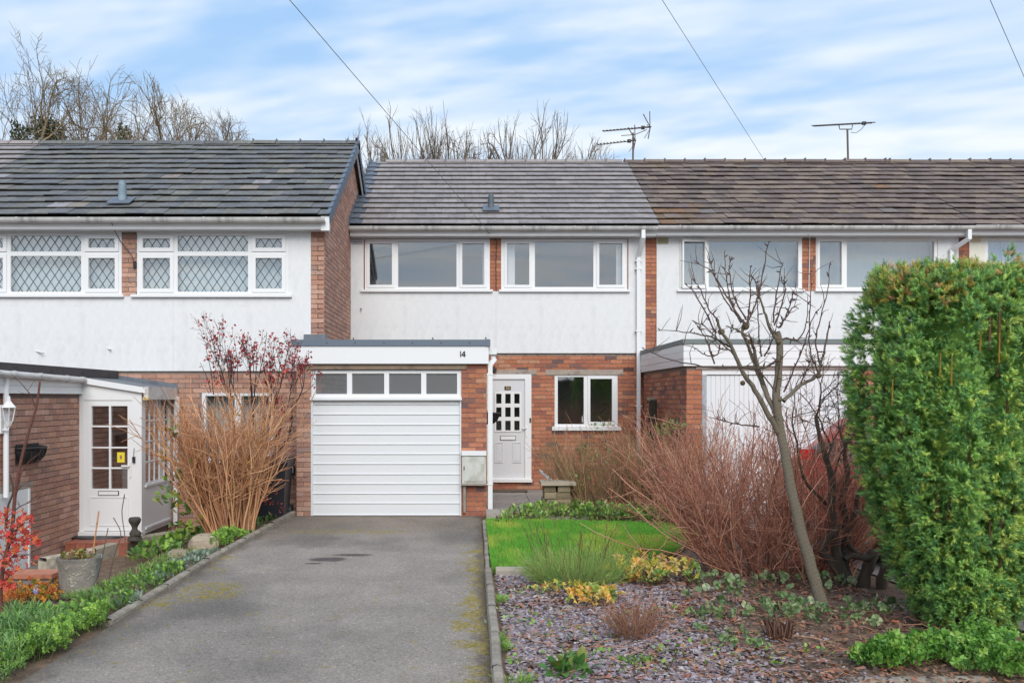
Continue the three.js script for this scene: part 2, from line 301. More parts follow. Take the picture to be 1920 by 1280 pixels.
function ridge(g, xa, xb, y, D, mats, seed, jit = 0) {
  const r = rngOf(seed);
  for (let x = xa; x < xb - 0.05; x += 0.454) {
    const e = Math.min(x + 0.446, xb), gb = new GB(), rad = 0.115, n = 8, dy = (r() - 0.5) * jit;
    for (let k = 0; k < n; k++) { const a = Math.PI * (0.08 + 0.84 * k / n), b = Math.PI * (0.08 + 0.84 * (k + 1) / n), q = (t, xx) => V(xx, y - 0.045 + dy + rad * Math.sin(t), -D + rad * Math.cos(t)); gb.quad(q(a, x), q(a, e), q(b, e), q(b, x)); }
    gb.box(x, x + 0.02, y - 0.05, y + 0.082 + dy, -D - 0.1, -D + 0.1);
    part('ridge_tile', gb, pick(mats, r), g);
  }
}
function eaves(g, xa, xb, D, eaveY, topBand = 0) { // gutter, fascia and soffit at the front of a roof whose tiles end at depth D
  const s = sub('eaves', g), fy = eaveY - 0.075, gb = new GB(), n = 8, gy = eaveY - 0.075, gz = -D + 0.045;
  for (let k = 0; k < n; k++) { const a = Math.PI + Math.PI * k / n, b = Math.PI + Math.PI * (k + 1) / n, q = (t, x, r) => V(x, gy + 0.05 + r * Math.sin(t) * 1.15, gz + r * Math.cos(t)); gb.quad(q(a, xa, 0.058), q(a, xb, 0.058), q(b, xb, 0.058), q(b, xa, 0.058)); gb.quad(q(b, xa, 0.054), q(b, xb, 0.054), q(a, xb, 0.054), q(a, xa, 0.054)); }
  gb.box(xa, xb, gy + 0.043, gy + 0.056, gz + 0.054, gz + 0.062);
  part('gutter', gb, MT.gutter, s);
  const br = new GB(); for (let x = xa + 0.4; x < xb; x += 0.95) { for (let k = 0; k < n; k++) { const a = Math.PI + Math.PI * k / n, b = Math.PI + Math.PI * (k + 1) / n, q = (t, xx) => V(xx, gy + 0.05 + 0.064 * Math.sin(t) * 1.15, gz + 0.064 * Math.cos(t)); br.quad(q(a, x), q(a, x + 0.03), q(b, x + 0.03), q(b, x)); } br.box(x, x + 0.03, gy + 0.04, gy + 0.06, gz + 0.05, gz + 0.068); }
  part('gutter_brackets', br, MT.gutter, s);
  part('fascia', new GB().box(xa, xb, eaveY - 0.165, eaveY - 0.01, -D - 0.075, -D - 0.05), MT.upvc, s);
  part('soffit', new GB().box(xa, xb, eaveY - 0.178, eaveY - 0.166, -D - 0.4, -D - 0.055), MT.soffit, s);
}
function shell(g, xa, xb, D, y0, yMid, yTop, dep = 6.6) {
  const gb = new GB();
  gb.box(xa, xb, y0, yTop, -D - dep - 0.2, -D - dep).box(xa, xa + 0.1, y0, yTop, -D - dep, -D - 0.12).box(xb - 0.1, xb, y0, yTop, -D - dep, -D - 0.12);
  gb.box(xa + 0.1, xb - 0.1, yMid - 0.1, yMid, -D - dep, -D - 0.121).box(xa + 0.1, xb - 0.1, y0, y0 + 0.1, -D - dep, -D - 0.122).box(xa, xb, yTop + 0.001, yTop + 0.05, -D - dep, -D - 0.125);
  gb.box(xa + 0.1, xb - 0.1, y0 + 0.1, yTop, -D - 3.4, -D - 3.3);
  part('inner_walls', gb, MT.inside, g);
}
function squarePipe(gb, pts, w = 0.065) { for (let k = 0; k + 1 < pts.length; k++) { const a = pts[k], b = pts[k + 1], d = b.clone().sub(a), L = d.length(), q = new THREE.Quaternion().setFromUnitVectors(V(0, 1, 0), d.clone().normalize()); gb.box(-w / 2, w / 2, -w * 0.25, L + w * 0.25, -w / 2, w / 2, new THREE.Matrix4().compose(a, q, V(1, 1, 1))); } return gb; }
function roofVent(parent, x, roofP, s, h, w, mat) { // a capped flue standing out of the slope on a lead apron
  const c = roofP(x, s, 0.05), gb = new GB(); gb.tube([c.clone().add(V(0, -0.1, 0)), c.clone().add(V(0, h * 0.78, 0))], w / 2, 12).tube([c.clone().add(V(0, h * 0.78, 0)), c.clone().add(V(0, h * 0.82, 0)), c.clone().add(V(0, h, 0))], [w / 2, w * 0.43, w * 0.36], 12);
  for (let k = 0; k < 5; k++) gb.tube([c.clone().add(V(0, h * (0.35 + k * 0.1), 0)), c.clone().add(V(0, h * (0.38 + k * 0.1), 0))], w * 0.54, 12);
  const v = part('roof_vent', gb, mat, parent), ap = new GB(), e = new THREE.Euler(PITCH - 0.05, 0, 0); ap.box(-w * 1.4, w * 1.4, -0.008, 0.008, -0.16, 0.2, mat4(c.clone().add(V(0, 0.02, 0.03)), e)); part('lead_apron', ap, MT.lead, v);
}
const boxPart = (name, parent, D, r, mat, z0 = -0.02, z1 = 0.02) => part(name, new GB().box(sx(r[0], D), sx(r[1], D), sy(r[3], D), sy(r[2], D), -D + z0, -D + z1), mat, parent);
const rectOf = (D, r) => [sx(r[0], D), sx(r[1], D), sy(r[3], D), sy(r[2], D)];
function digits(txt, h, mat, parent, p, name) { const g = new TextGeometry(txt, { font, size: h, depth: 0.012, curveSegments: 5 }); g.computeBoundingBox(); g.translate(-(g.boundingBox.max.x + g.boundingBox.min.x) / 2, 0, 0); const m = part(name, g, mat, parent); m.position.copy(p); return m; }

// ---------------------------------------------------------------- the house in the middle
{
  const g = thing('terraced_house', 'white rendered terraced house with new grey roof tiles and a nine-pane front door', 'house', 'terraced houses in the row');
  const D = D14, xa = -2.317, xb = 3.41, yW = sy(662, D), yT = 4.852;
  const w1 = [684.6, 918.4, 448, 544.4], w2 = [939.7, 1176, 448, 544.4], pier = rectOf(D, [918.4, 939.7, 436, 546]), wl = [1040, 1158.7, 702.5, 799.5], dr = [911, 996.4, 701, 902];
  const hole1 = rectOf(D, [w1[0], w1[1], 447, 544]), hole2 = rectOf(D, [w2[0], w2[1], 447, 544]), holeW = rectOf(D, wl), holeD = rectOf(D, dr);
  part('rendered_wall', new GB().panel(sx(657, D), sx(1210, D), yW, yT, -D - 0.09, -D + 0.03, [hole1, hole2, pier, [hole1[0], hole2[1], sy(446.5, D), 9]].slice(0, 3)), MT.render, g);
  part('panel_joint', new GB().box(sx(929.6, D), sx(930.4, D), yW + 0.01, sy(548, D), -D + 0.03, -D + 0.0325), std([0.55, 0.56, 0.57], 0.9), g);
  const wall = part('brick_wall', new GB().panel(xa + 0.02, xb, -0.1, yW, -D - 0.11, -D, [holeW, holeD]).panel(pier[0], pier[1], pier[2], yT, -D - 0.11, -D - 0.0).panel(sx(1210, D), sx(1231, D), yW, yT, -D - 0.11, -D - 0.001).panel(sx(640, D), sx(657, D), yW, yT, -D - 0.11, -D - 0.001), MT.mortar, g);
  const acc = [], off = (h) => [h[0] - (xa + 0.02), h[1] - (xa + 0.02), h[2] + 0.1, h[3] + 0.1];
  const lint = [rectOf(D, [926, 1006, 693, 701.2]), rectOf(D, [1023, 1168.5, 693, 702.7]), rectOf(D, [1169, 1188.5, 685.5, 700])];
  brickField(acc, { o: V(xa + 0.02, -0.1, -D), w: xb - xa - 0.02, h: yW + 0.1, holes: [holeW, holeD, ...lint, rectOf(D, [600, 911, 640, 960])].map(off) });
  brickField(acc, { o: V(pier[0], pier[2], -D), w: pier[1] - pier[0], h: yT - pier[2], dark: 0 });
  brickField(acc, { o: V(sx(1210, D), yW, -D), w: sx(1231, D) - sx(1210, D), h: yT - yW, phase: 1 });
  brickField(acc, { o: V(sx(640, D), yW, -D), w: sx(657, D) - sx(640, D), h: yT - yW, pal: 'left', show: 0.2 });
  layBricks(acc, wall);
  for (const r of lint.slice(0, 2)) part('lintel', new GB().box(r[0], r[1], r[2], r[3], -D - 0.02, -D + 0.012), MT.lintel, g);
  { const r = lint[2], ab = part('air_brick', new GB().box(r[0], r[1], r[2], r[3], -D - 0.02, -D + 0.004), std(srgb(96, 62, 52), 0.9), g), h = new GB(); for (let i = 0; i < 5; i++) for (let j = 0; j < 3; j++) { const x = lerp(r[0], r[1], (i + 0.5) / 5), y = lerp(r[2], r[3], (j + 0.5) / 3); h.box(x - 0.009, x + 0.009, y - 0.012, y + 0.012, -D, -D + 0.006); } part('vent_holes', h, MT.black, ab); }
  windowAt(g, { D, frame: w1, proud: 0.012, lights: [{ g: [693, 735, 456.5, 534], sash: 1 }, { g: [746.5, 856, 453.5, 538] }, { g: [866.8, 908, 456.5, 534], sash: 1 }], sill: [676.7, 924, 543.4, 547.6], label: 'upper window beside the neighbour\'s brick flank', back: [{ x: [905, 917], y: [440, 545], mat: blind([0.66, 0.69, 0.72]), fold: 0.014, off: 0.1 }] });
  windowAt(g, { D, frame: w2, proud: 0.012, lights: [{ g: [950.7, 992.3, 456.5, 534], sash: 1 }, { g: [1003, 1112.6, 453.5, 538] }, { g: [1123.6, 1166.6, 456.5, 534], sash: 1 }], sill: [935.6, 1180.5, 543.4, 547.6], label: 'upper window beside the long white downpipe', back: [{ x: [941, 966], y: [440, 545], mat: blind([0.66, 0.69, 0.72]), fold: 0.014, off: 0.1 }, { x: [1158, 1175], y: [440, 545], mat: blind([0.66, 0.69, 0.72]), fold: 0.014, off: 0.1 }] });
  windowAt(g, { D, frame: wl, proud: -0.01, lights: [{ g: [1046, 1095, 706.5, 795], handle: 1 }, { g: [1107, 1148, 710, 790.7], sash: 1 }], sill: [1035, 1164.5, 799.3, 806.7], label: 'ground floor window of two lights over a white sill' });
  for (const [k, X] of [[0, 673], [1, 1245]]) if (!k) { const v = boxPart('vent_grille', g, D, [660, 681, 446, 458], MT.soffit, 0.03, 0.042); const s = new GB(); for (let j = 0; j < 4; j++) { const y = sy(448 + j * 2.7, D); s.box(sx(661.5, D), sx(679.5, D), y - 0.008, y, -D + 0.042, -D + 0.046); } part('slots', s, MT.dark, v); }
  // brown sealant strips at the window sides
  part('sealant', new GB().box(sx(682.2, D), sx(684.4, D), sy(544, D), sy(448, D), -D + 0.03, -D + 0.036).box(sx(1176.2, D), sx(1178, D), sy(544, D), sy(448, D), -D + 0.03, -D + 0.036), std(srgb(150, 96, 70), 0.9), g);
  // front door
  {
    const d = sub('front_door', g); d.userData.label = 'white front door with nine small panes and number plate'; const z = -D - 0.02, X = (p) => sx(p, D), Y = (p) => sy(p, D);
    part('frame', new GB().panel(X(911), X(996.4), Y(902), Y(701), z - 0.06, z + 0.03, [[X(920), X(984.5), Y(896), Y(710.5)]]), MT.upvc, d);
    const cols = [[930.4, 940.4], [947.4, 957.6], [964.4, 974.4]], rows = [[738, 756.4], [763.4, 781.5], [788.6, 806.8]], holes = cols.flatMap((c) => rows.map((r) => [X(c[0]), X(c[1]), Y(r[1]), Y(r[0])]));
    const leaf = part('leaf', new GB().panel(X(920), X(984.5), Y(896), Y(710.5), z - 0.045, z, holes), MT.door, d);
    part('pane_surround', new GB().panel(X(927.5), X(977.5), Y(809.5), Y(735.5), z, z + 0.014, holes), MT.upvc, d);
    for (const h of holes) part('pane', new GB().box(...h, z - 0.03, z - 0.026), MT.glass, d);
    for (const [a, b] of [[928, 943.5], [961, 977.5]]) part('raised_panel', new GB().panel(X(a), X(b), Y(867.5), Y(829), z, z + 0.012, [[X(a + 1.6), X(b - 1.6), Y(866), Y(830.6)]]).box(X(a + 3), X(b - 3), Y(864.5), Y(832), z, z + 0.008), MT.door, d);
    part('letterbox', new GB().box(X(938), X(967.5), Y(825), Y(817), z, z + 0.012), MT.dark, d);
    part('letterbox_flap', new GB().box(X(939), X(966.5), Y(824.2), Y(817.8), z + 0.012, z + 0.018), MT.upvc, d);
    part('handle', new GB().box(X(985.6), X(988.4), Y(819), Y(799), z + 0.03, z + 0.042).box(X(979), X(987.5), Y(803.3), Y(801.3), z + 0.042, z + 0.06), MT.upvc, d);
    part('number_plate', new GB().box(X(946), X(958), Y(731), Y(724), z, z + 0.008), MT.black, d);
    digits('14', 0.05, MT.gold, d, V(X(952), Y(730), z + 0.008), 'door_number');
    part('threshold', new GB().box(X(909), X(997.5), Y(903.5), Y(898), z - 0.05, z + 0.09), MT.upvc, d);
    part('bell_push', new GB().box(X(993), X(995.8), Y(791.8), Y(783.4), z + 0.03, z + 0.045), MT.black, d);
    part('hallway', new GB().box(X(905), X(1000), Y(902), Y(700), z - 1.4, z - 1.35), MT.inside, d);
  }
  const rf = roof(g, { xa, xb: 3.52, eaveD: 18.0, eaveY: 5.02, choose: (x, i, r) => pick(newTiles, r), seed: 3, rough: 0, backMat: newTiles[0], soaker: true });
  ridge(rf.g, xa + 0.36, 3.4, rf.ry + 0.02, rf.rd, newTiles, 5);
  roofVent(g, sx(920.5, 18.75), rf.P, 0.86, 0.30, 0.115, std([0.10, 0.12, 0.14], 0.5));
  eaves(g, xa + 0.02, 3.46, 18.0, 5.02);
  shell(g, xa + 0.03, xb - 0.02, D, -0.05, 2.62, yT + 0.12);
  // downpipe with its swan neck
  const pz = -D + 0.075, gb = squarePipe(new GB(), [V(sx(1204.5, D - 0.25), 4.93, -17.96), V(sx(1204.5, D - 0.25), 4.80, -17.96), V(sx(1196, D), sy(482, D), pz), V(sx(1196, D), sy(900, D), pz)], 0.07);
  const dp = part('downpipe', gb, MT.upvc, g); const cl = new GB(); for (const py of [489, 504, 620, 760]) cl.box(sx(1190, D), sx(1202, D), sy(py + 2, D), sy(py, D), pz - 0.04, pz + 0.04); part('pipe_clips', cl, MT.upvc, dp);
  // cable and nails on the render
  for (const [px, py] of [[662, 633], [811, 632], [910.5, 631.5], [676, 577]]) part('nail', new GB().tube([at(px, py, D), at(px + 1, py + 3, D - 0.1)], 0.011, 5), MT.rust, g);
  { const l = part('security_light', new GB().box(sx(924, D), sx(931, D), sy(696, D), sy(690, D), -D + 0.01, -D + 0.09), MT.black, g); part('lamp_bracket', new GB().box(sx(925.5, D), sx(928, D), sy(690, D), sy(686.5, D), -D, -D + 0.04), MT.black, l); }
  part('cable', new GB().tube([at(913, 434, 17.9), at(926, 444, D - 0.05), at(931, 452, D - 0.03), at(930, 500, D - 0.02), at(930.5, 546, D - 0.03)], 0.006, 5), MT.black, g);
}

// ---------------------------------------------------------------- its garage
{
  const g = thing('garage', 'flat-roofed brick garage with white slatted door and number 14 on the fascia', 'garage', 'attached garages');
  const D = DG, xa = sx(556, D), xb = sx(912, D), X = (p) => sx(p, D), Y = (p) => sy(p, D), yT = sy(649, D), door = [X(582.5), X(865), 0, Y(692)];
  const acc = [], wall = part('brick_wall', new GB().panel(xa, xb, -0.08, yT, -D - 0.11, -D, [[door[0], door[1], -1, door[3]]]).box(xb - 0.11, xb, -0.08, yT, -D14 + 0.03, -D - 0.11).box(xa, xa + 0.11, -0.4, yT - 0.02, -DL + 0.04, -D - 0.11), MT.mortar, g);
  brickField(acc, { o: V(xa, -0.08, -D), w: door[0] - xa, h: yT + 0.08, pal: 'left' });
  brickField(acc, { o: V(door[1], -0.08, -D), w: xb - door[1], h: yT + 0.08 });
  brickField(acc, { o: V(xb, -0.08, -D), axis: 'z', side: 1, w: D14 - D - 0.03, h: yT + 0.08, show: 0 });
  layBricks(acc, wall);
  part('lintel', new GB().box(X(574.5), X(875), Y(692), Y(682.5), -D - 0.08, -D + 0.03), MT.lintelWood, g);
  part('fascia', new GB().box(X(551), X(916), Y(682), Y(648), -D - 0.02, -D + 0.085), MT.upvc, g);
  part('roof_slab', new GB().box(X(552), X(915), Y(650), Y(640), -D14 + 0.031, -D - 0.02), MT.felt, g);
  const tr = part('roof_trim', new GB().box(X(548.5), X(918.5), Y(649), Y(637.2), -D - 0.03, -D + 0.105).box(X(911), X(918.5), Y(649), Y(637.2), -D14 + 0.06, -D - 0.03), MT.trim, g);
  { const s = new GB(); for (const p of [561, 614.5, 667, 721, 774, 827, 880]) s.box(X(p) - 0.008, X(p) + 0.008, Y(644.5), Y(642.5), -D + 0.105, -D + 0.109); part('trim_screws', s, MT.black, tr); part('trim_cap', new GB().box(X(547.8), X(556), Y(649.6), Y(636.6), -D - 0.03, -D + 0.108), MT.trim, tr); part('trim_cap', new GB().box(X(911.5), X(919.2), Y(649.6), Y(636.6), -D - 0.029, -D + 0.108), MT.trim, tr); }
  // house number: a plain bar and a four
  part('house_number', new GB().box(X(863), X(864.6), Y(669), Y(658.5), -D + 0.085, -D + 0.097), MT.black, g);
  digits('4', 0.085, MT.black, g, V(X(869.3), Y(669), -D + 0.085), 'house_number');
  windowAt(g, { D, frame: [582.8, 865, 693.6, 745], proud: -0.02, lights: [[591, 650], [659.5, 720], [729, 789.5], [799, 857]].map((q) => ({ g: [q[0], q[1], 700, 738.5] })), sill: [581.5, 866, 745, 750], label: 'strip of four dark panes above the garage door', glass: MT.frosted });
  const gd = sub('garage_door', g), ys = [750.5, 759, 777.5, 797, 815, 833.5, 852, 870.5, 890, 908, 926.5, 944.5, 966.5];
  for (let k = 0; k + 1 < ys.length; k++) {
    const y1 = Y(ys[k]), y0 = Y(ys[k + 1]), z = -D - 0.03, sh = new THREE.Shape(); // a slat with a rolled lip at its foot
    const prof = [[z, y1], [z + 0.004, y1 - 0.012], [z + 0.004, y0 + 0.022], [z + 0.018, y0 + 0.012], [z + 0.018, y0 + 0.004], [z - 0.012, y0]], gb = new GB();
    for (let i = 0; i + 1 < prof.length; i++) gb.quad(V(door[0] + 0.025, prof[i + 1][1], prof[i + 1][0]), V(door[1] - 0.015, prof[i + 1][1], prof[i + 1][0]), V(door[1] - 0.015, prof[i][1], prof[i][0]), V(door[0] + 0.025, prof[i][1], prof[i][0]));
    gb.box(door[0] + 0.025, door[1] - 0.015, y0, y1, z - 0.03, z - 0.012);
    part('slat', gb, MT.garageDoor, gd);
  }
  part('guide_rail', new GB().box(door[0] + 0.002, door[0] + 0.034, 0.004, Y(750), -D - 0.05, -D + 0.008), MT.garageDoor, gd); part('guide_rail', new GB().box(door[1] - 0.022, door[1] - 0.002, 0.004, Y(750), -D - 0.05, -D + 0.008), MT.garageDoor, gd);
  part('inner_walls', new GB().box(xa + 0.12, xb - 0.12, 0.01, yT - 0.1, -D - 3.4, -D - 3.3).box(xa + 0.12, xb - 0.12, Y(648), Y(647), -D - 3.3, -D - 0.13), MT.inside, g);
  // meter cupboard on the pier
  { const m = sub('meter_cupboard', g); m.userData.label = 'weathered white meter cupboard on the brick pier'; const dirty = std([0.62, 0.62, 0.57], 0.7, { map: tex(256, 256, (u, v) => { const st = 0.5 * smooth(0.45, 0.8, fbm(u * 7, v * 5, 91, 5)), c = 0.96 - 0.04 * fbm(u * 20, v * 20, 92, 3); return [c - 0.28 * st, c - 0.30 * st, c - 0.36 * st]; }) });
    part('case', new GB().box(X(866.5), X(911), Y(905), Y(845), -D, -D + 0.10), dirty, m); part('lid', new GB().box(X(865.5), X(911.6), Y(853), Y(844.5), -D, -D + 0.125), MT.upvc, m);
    part('cupboard_door', new GB().box(X(870.5), X(908), Y(901), Y(855), -D + 0.10, -D + 0.112), dirty, m); part('ledge', new GB().box(X(865), X(911.5), Y(908.5), Y(904.5), -D, -D + 0.12), MT.concrete, m);
    part('hinge', new GB().box(X(869.6), X(871.4), Y(880), Y(873), -D + 0.10, -D + 0.118), MT.rust, m); part('service_pipe', new GB().tube([V(X(871), Y(908), -D + 0.05), V(X(871), Y(960), -D + 0.05)], 0.024, 8), MT.concrete, m); }
  // rainwater pipe at the corner
  { const z = -D - 0.02, pts = [V(X(923), Y(657), z - 0.1), V(X(926), Y(673), z - 0.1), V(X(919.3), Y(682), z + 0.01), V(X(919.3), Y(960), z + 0.01)];
    const dp = part('downpipe', squarePipe(new GB(), pts, 0.068).box(X(915), X(931.5), Y(664), Y(652), z - 0.18, z - 0.02), MT.upvc, g), c = new GB(); for (const p of [700, 906]) c.box(X(912.5), X(924.6), Y(p + 2.4), Y(p), z - 0.03, z + 0.05); part('pipe_clips', c, MT.upvc, dp); }
  part('lead_flashing', new GB().box(sx(570, D + 0.25), sx(611, D + 0.25), sy(638, D + 0.25), sy(627, D + 0.25), -D - 0.36, -D - 0.2).box(X(548.5), X(570), Y(640), Y(630), -D - 0.35, -D - 0.34), MT.lead, g);
}

// ---------------------------------------------------------------- the house on the left, a step forward and lower
{
  const g = thing('terraced_house', 'terraced house with diamond leaded windows, brick flank and dark lichened roof', 'house', 'terraced houses in the row');
  const D = DL, X = (p) => sx(p, D), Y = (p) => sy(p, D), xa = -8.3, xb = -2.317, yW = Y(695.5), yT = 4.40;
  const wa = [257, 541.4, 439, 553.5], wb = [-56, 228, 439, 553.5], wg = [378, 512, 733, 862], pier = rectOf(D, [228, 257, 425, 556]);
  const hA = rectOf(D, wa), hB = rectOf(D, wb), hG = rectOf(D, wg);
  part('rendered_wall', new GB().panel(xa, X(583), yW, yT, -D - 0.09, -D + 0.03, [hA, hB, pier]), MT.render, g);
  part('panel_joint', new GB().box(X(325), X(325.8), yW + 0.01, Y(561), -D + 0.03, -D + 0.0325), std([0.6, 0.61, 0.62], 0.9), g);
  const wall = part('brick_wall', new GB().panel(xa, xb - 0.001, -0.6, yW, -D - 0.11, -D, [hG]).panel(pier[0], pier[1], pier[2], yT, -D - 0.11, -D).panel(X(583), xb - 0.001, yW, yT + 0.1, -D - 0.11, -D), MT.mortar, g);
  const eD = 14.7, eY = 4.566, prof = (u) => { const d = D + u; return eY - 0.03 + Math.min(d - eD, 2 * RUN - (d - eD)) * TAN; };
  { const L = 2 * RUN - 0.6, sh = new THREE.Shape([new THREE.Vector2(0, -0.6), new THREE.Vector2(L, -0.6), new THREE.Vector2(L, prof(L)), new THREE.Vector2(RUN - 0.3, prof(RUN - 0.3)), new THREE.Vector2(0, prof(0))]);
    const eg = new THREE.ExtrudeGeometry(sh, { depth: 0.1, bevelEnabled: false }); eg.rotateY(Math.PI / 2); eg.translate(xb - 0.1, 0, -D); part('gable_wall', eg, MT.mortarDark, g); }
  const acc = [], acc2 = [];
  brickField(acc, { o: V(xb, -0.6, -D), axis: 'z', side: 1, w: D14 - D - 0.02, h: 7.4, top: (u) => prof(u) + 0.6 - 0.02, pal: 'left', dark: 0, show: 2.5 });
  brickField(acc, { o: V(xb, 4.9, -D14 + 0.02), axis: 'z', side: 1, w: 1.4, h: 2.0, top: (u) => prof(u + D14 - D) - 4.9 - 0.02, pal: 'left', dark: 0, show: 0.5 });
  brickField(acc, { o: V(X(583), yW, -D), w: xb - X(583), h: yT - yW, pal: 'left' });
  brickField(acc, { o: V(pier[0], pier[2], -D), w: pier[1] - pier[0], h: yT - pier[2], pal: 'left' });
  brickField(acc, { o: V(xa, -0.6, -D), w: xb - xa, h: yW + 0.6, holes: [[hG[0] - xa, hG[1] - xa, hG[2] + 0.6, hG[3] + 0.6]], pal: 'left', show: 0.35 });
  layBricks(acc, wall);
  const mint = blind([0.60, 0.68, 0.69]), lat = { w: 17.2 / 120, h: 31 / 120 };
  const four = (x0, frame, label, sill) => windowAt(g, { D, frame, proud: 0.014, sash: 7, lattice: { w: 0.135, h: 0.20 }, label, sill,
    lights: [{ g: [x0 + 11, x0 + 62, 447.5, 464.7], sash: 1 }, { g: [x0 + 11, x0 + 62, 484, 541], sash: 1 }, { g: [x0 + 76, x0 + 208, 442, 471.5] }, { g: [x0 + 76, x0 + 208, 480, 547] }, { g: [x0 + 222.5, x0 + 271.7, 447.5, 464.7], sash: 1 }, { g: [x0 + 222.5, x0 + 271.7, 484, 541], sash: 1 }],
    back: [{ x: [x0 + 2, x0 + 282], y: [434, 552], mat: mint, fold: 0.012, off: 0.14 }] });
  four(257, wa, 'leaded upper window nearest the brick flank', [247.5, 548, 552.5, 557.5]); four(-56, wb, 'leaded upper window over the porch', [-64, 234, 552.5, 557.5]);
  windowAt(g, { D, frame: wg, proud: 0, lights: [{ g: [386, 440, 742, 852], sash: 1 }, { g: [452, 504, 742, 852] }], sill: [374, 516, 861, 867], label: 'white framed ground floor window behind the berry bush', back: [{ x: [380, 510], y: [735, 862], mat: blind([0.55, 0.6, 0.62]), fold: 0.02, off: 0.15 }] });
  part('nail', new GB().tube([at(66, 658, D - 0.02), at(80, 661, D - 0.1)], 0.012, 5), MT.upvc, g); part('nail', new GB().tube([at(201, 653, D - 0.02), at(207, 655, D - 0.08)], 0.012, 5), MT.upvc, g);
  const rf = roof(g, { xa, xb: -2.20, eaveD: eD, eaveY: eY, seed: 9, rough: 0.028, backMat: leftTiles[0], choose: (x, i, r) => { if (r() < 0.012 || (i === 1 && x > -6.55 && x < -6.1) || ((i === 5 || i === 4) && x > -3.75 && x < -3.4)) return pick(leftPale, r); return pick(leftTiles, r); } });
  ridge(rf.g, xa, -2.2, rf.ry + 0.02, rf.rd, leftTiles, 15, 0.012);
  for (const dir of [1, -1]) for (let i = 0; i < 14; i++) { // dry verge units stepping up the gable, and down its far side
    const s = (i + 0.5) * GAUGE; if (s > SL) continue; const c = rf.P(-2.185, s, 0.01); if (dir < 0) c.z = -2 * rf.rd - c.z;
    const gb = new GB(); gb.box(-0.05, 0.012, 0.028, 0.045, -GAUGE * 0.54, GAUGE * 0.5).box(0.0, 0.014, -0.11, 0.045, -GAUGE * 0.54, GAUGE * 0.5); const m = part('verge_unit', gb, MT.trim, rf.g); m.position.copy(c); m.rotation.x = dir > 0 ? PITCH - 0.06 : -PITCH + 0.06;
  }
  { const gb = new GB(); for (const dir of [1, -1]) { const a = rf.P(0, 0.0, -0.10), b = rf.P(0, SL, -0.10); if (dir < 0) { a.z = -2 * rf.rd - a.z; b.z = -2 * rf.rd - b.z; } const L = a.distanceTo(b); gb.box(-0.02, 0.0, -0.06, 0.06, -L / 2, L / 2, mat4(V(-2.215, (a.y + b.y) / 2, (a.z + b.z) / 2), new THREE.Euler(dir > 0 ? PITCH : -PITCH, 0, 0))); } part('barge_board', gb, MT.upvc, rf.g);
    part('eave_corner', new GB().box(-2.32, -2.19, eY - 0.2, eY + 0.02, -eD - 0.12, -eD - 0.02), MT.upvc, g); }
  roofVent(g, sx(232, 15.3), rf.P, 0.62, 0.33, 0.13, std([0.22, 0.29, 0.34], 0.6));
  eaves(g, xa, -2.24, eD, eY); shell(g, xa + 0.03, xb - 0.12, D, -0.5, 2.2, yT + 0.1);
  part('cable', new GB().tube([at(206, 407, 14.6), at(212, 428, 14.8), at(225, 452, 14.95), at(246, 478, 14.94), at(254, 500, 14.93)], 0.006, 5), MT.black, g);
  part('cable_box', new GB().box(X(250.5), X(255.5), Y(503), Y(490), -D, -D + 0.04), MT.black, g);
  // lead flashing where the lower roof meets this flank
  for (let i = 0; i < 14; i++) { const s = i * GAUGE, c = V(0, 5.02, -18.0).add(V(0, Math.sin(PITCH), -Math.cos(PITCH)).multiplyScalar(s)); part('step_flashing', new GB().box(xb + 0.009, xb + 0.016, c.y - 0.02, c.y + 0.21, c.z - 0.30, c.z + 0.02), MT.lead, g); }
}
{ // the next house along, only a corner of its roof in view
  const g = thing('terraced_house', 'terraced house beyond the leaded windows, only its pale new roof tiles showing', 'house', 'terraced houses in the row');
  const rf = roof(g, { xa: -12.5, xb: -8.302, eaveD: 14.7, eaveY: 4.566, seed: 19, rough: 0, backMat: newTiles[0], choose: (x, i, r) => pick(newTiles, r) });
  ridge(rf.g, -12.5, -8.31, rf.ry + 0.02, rf.rd, newTiles, 25); eaves(g, -12.5, -8.31, 14.7, 4.566);
  part('rendered_wall', new GB().box(-12.5, -8.302, 2.2, 4.5, -15.12, -14.98), MT.render, g); part('brick_wall', new GB().box(-12.5, -8.302, -0.6, 2.199, -15.11, -15.0).box(-12.5, -8.302, -0.6, 4.49, -21.6, -21.5), MT.mortar, g);
}

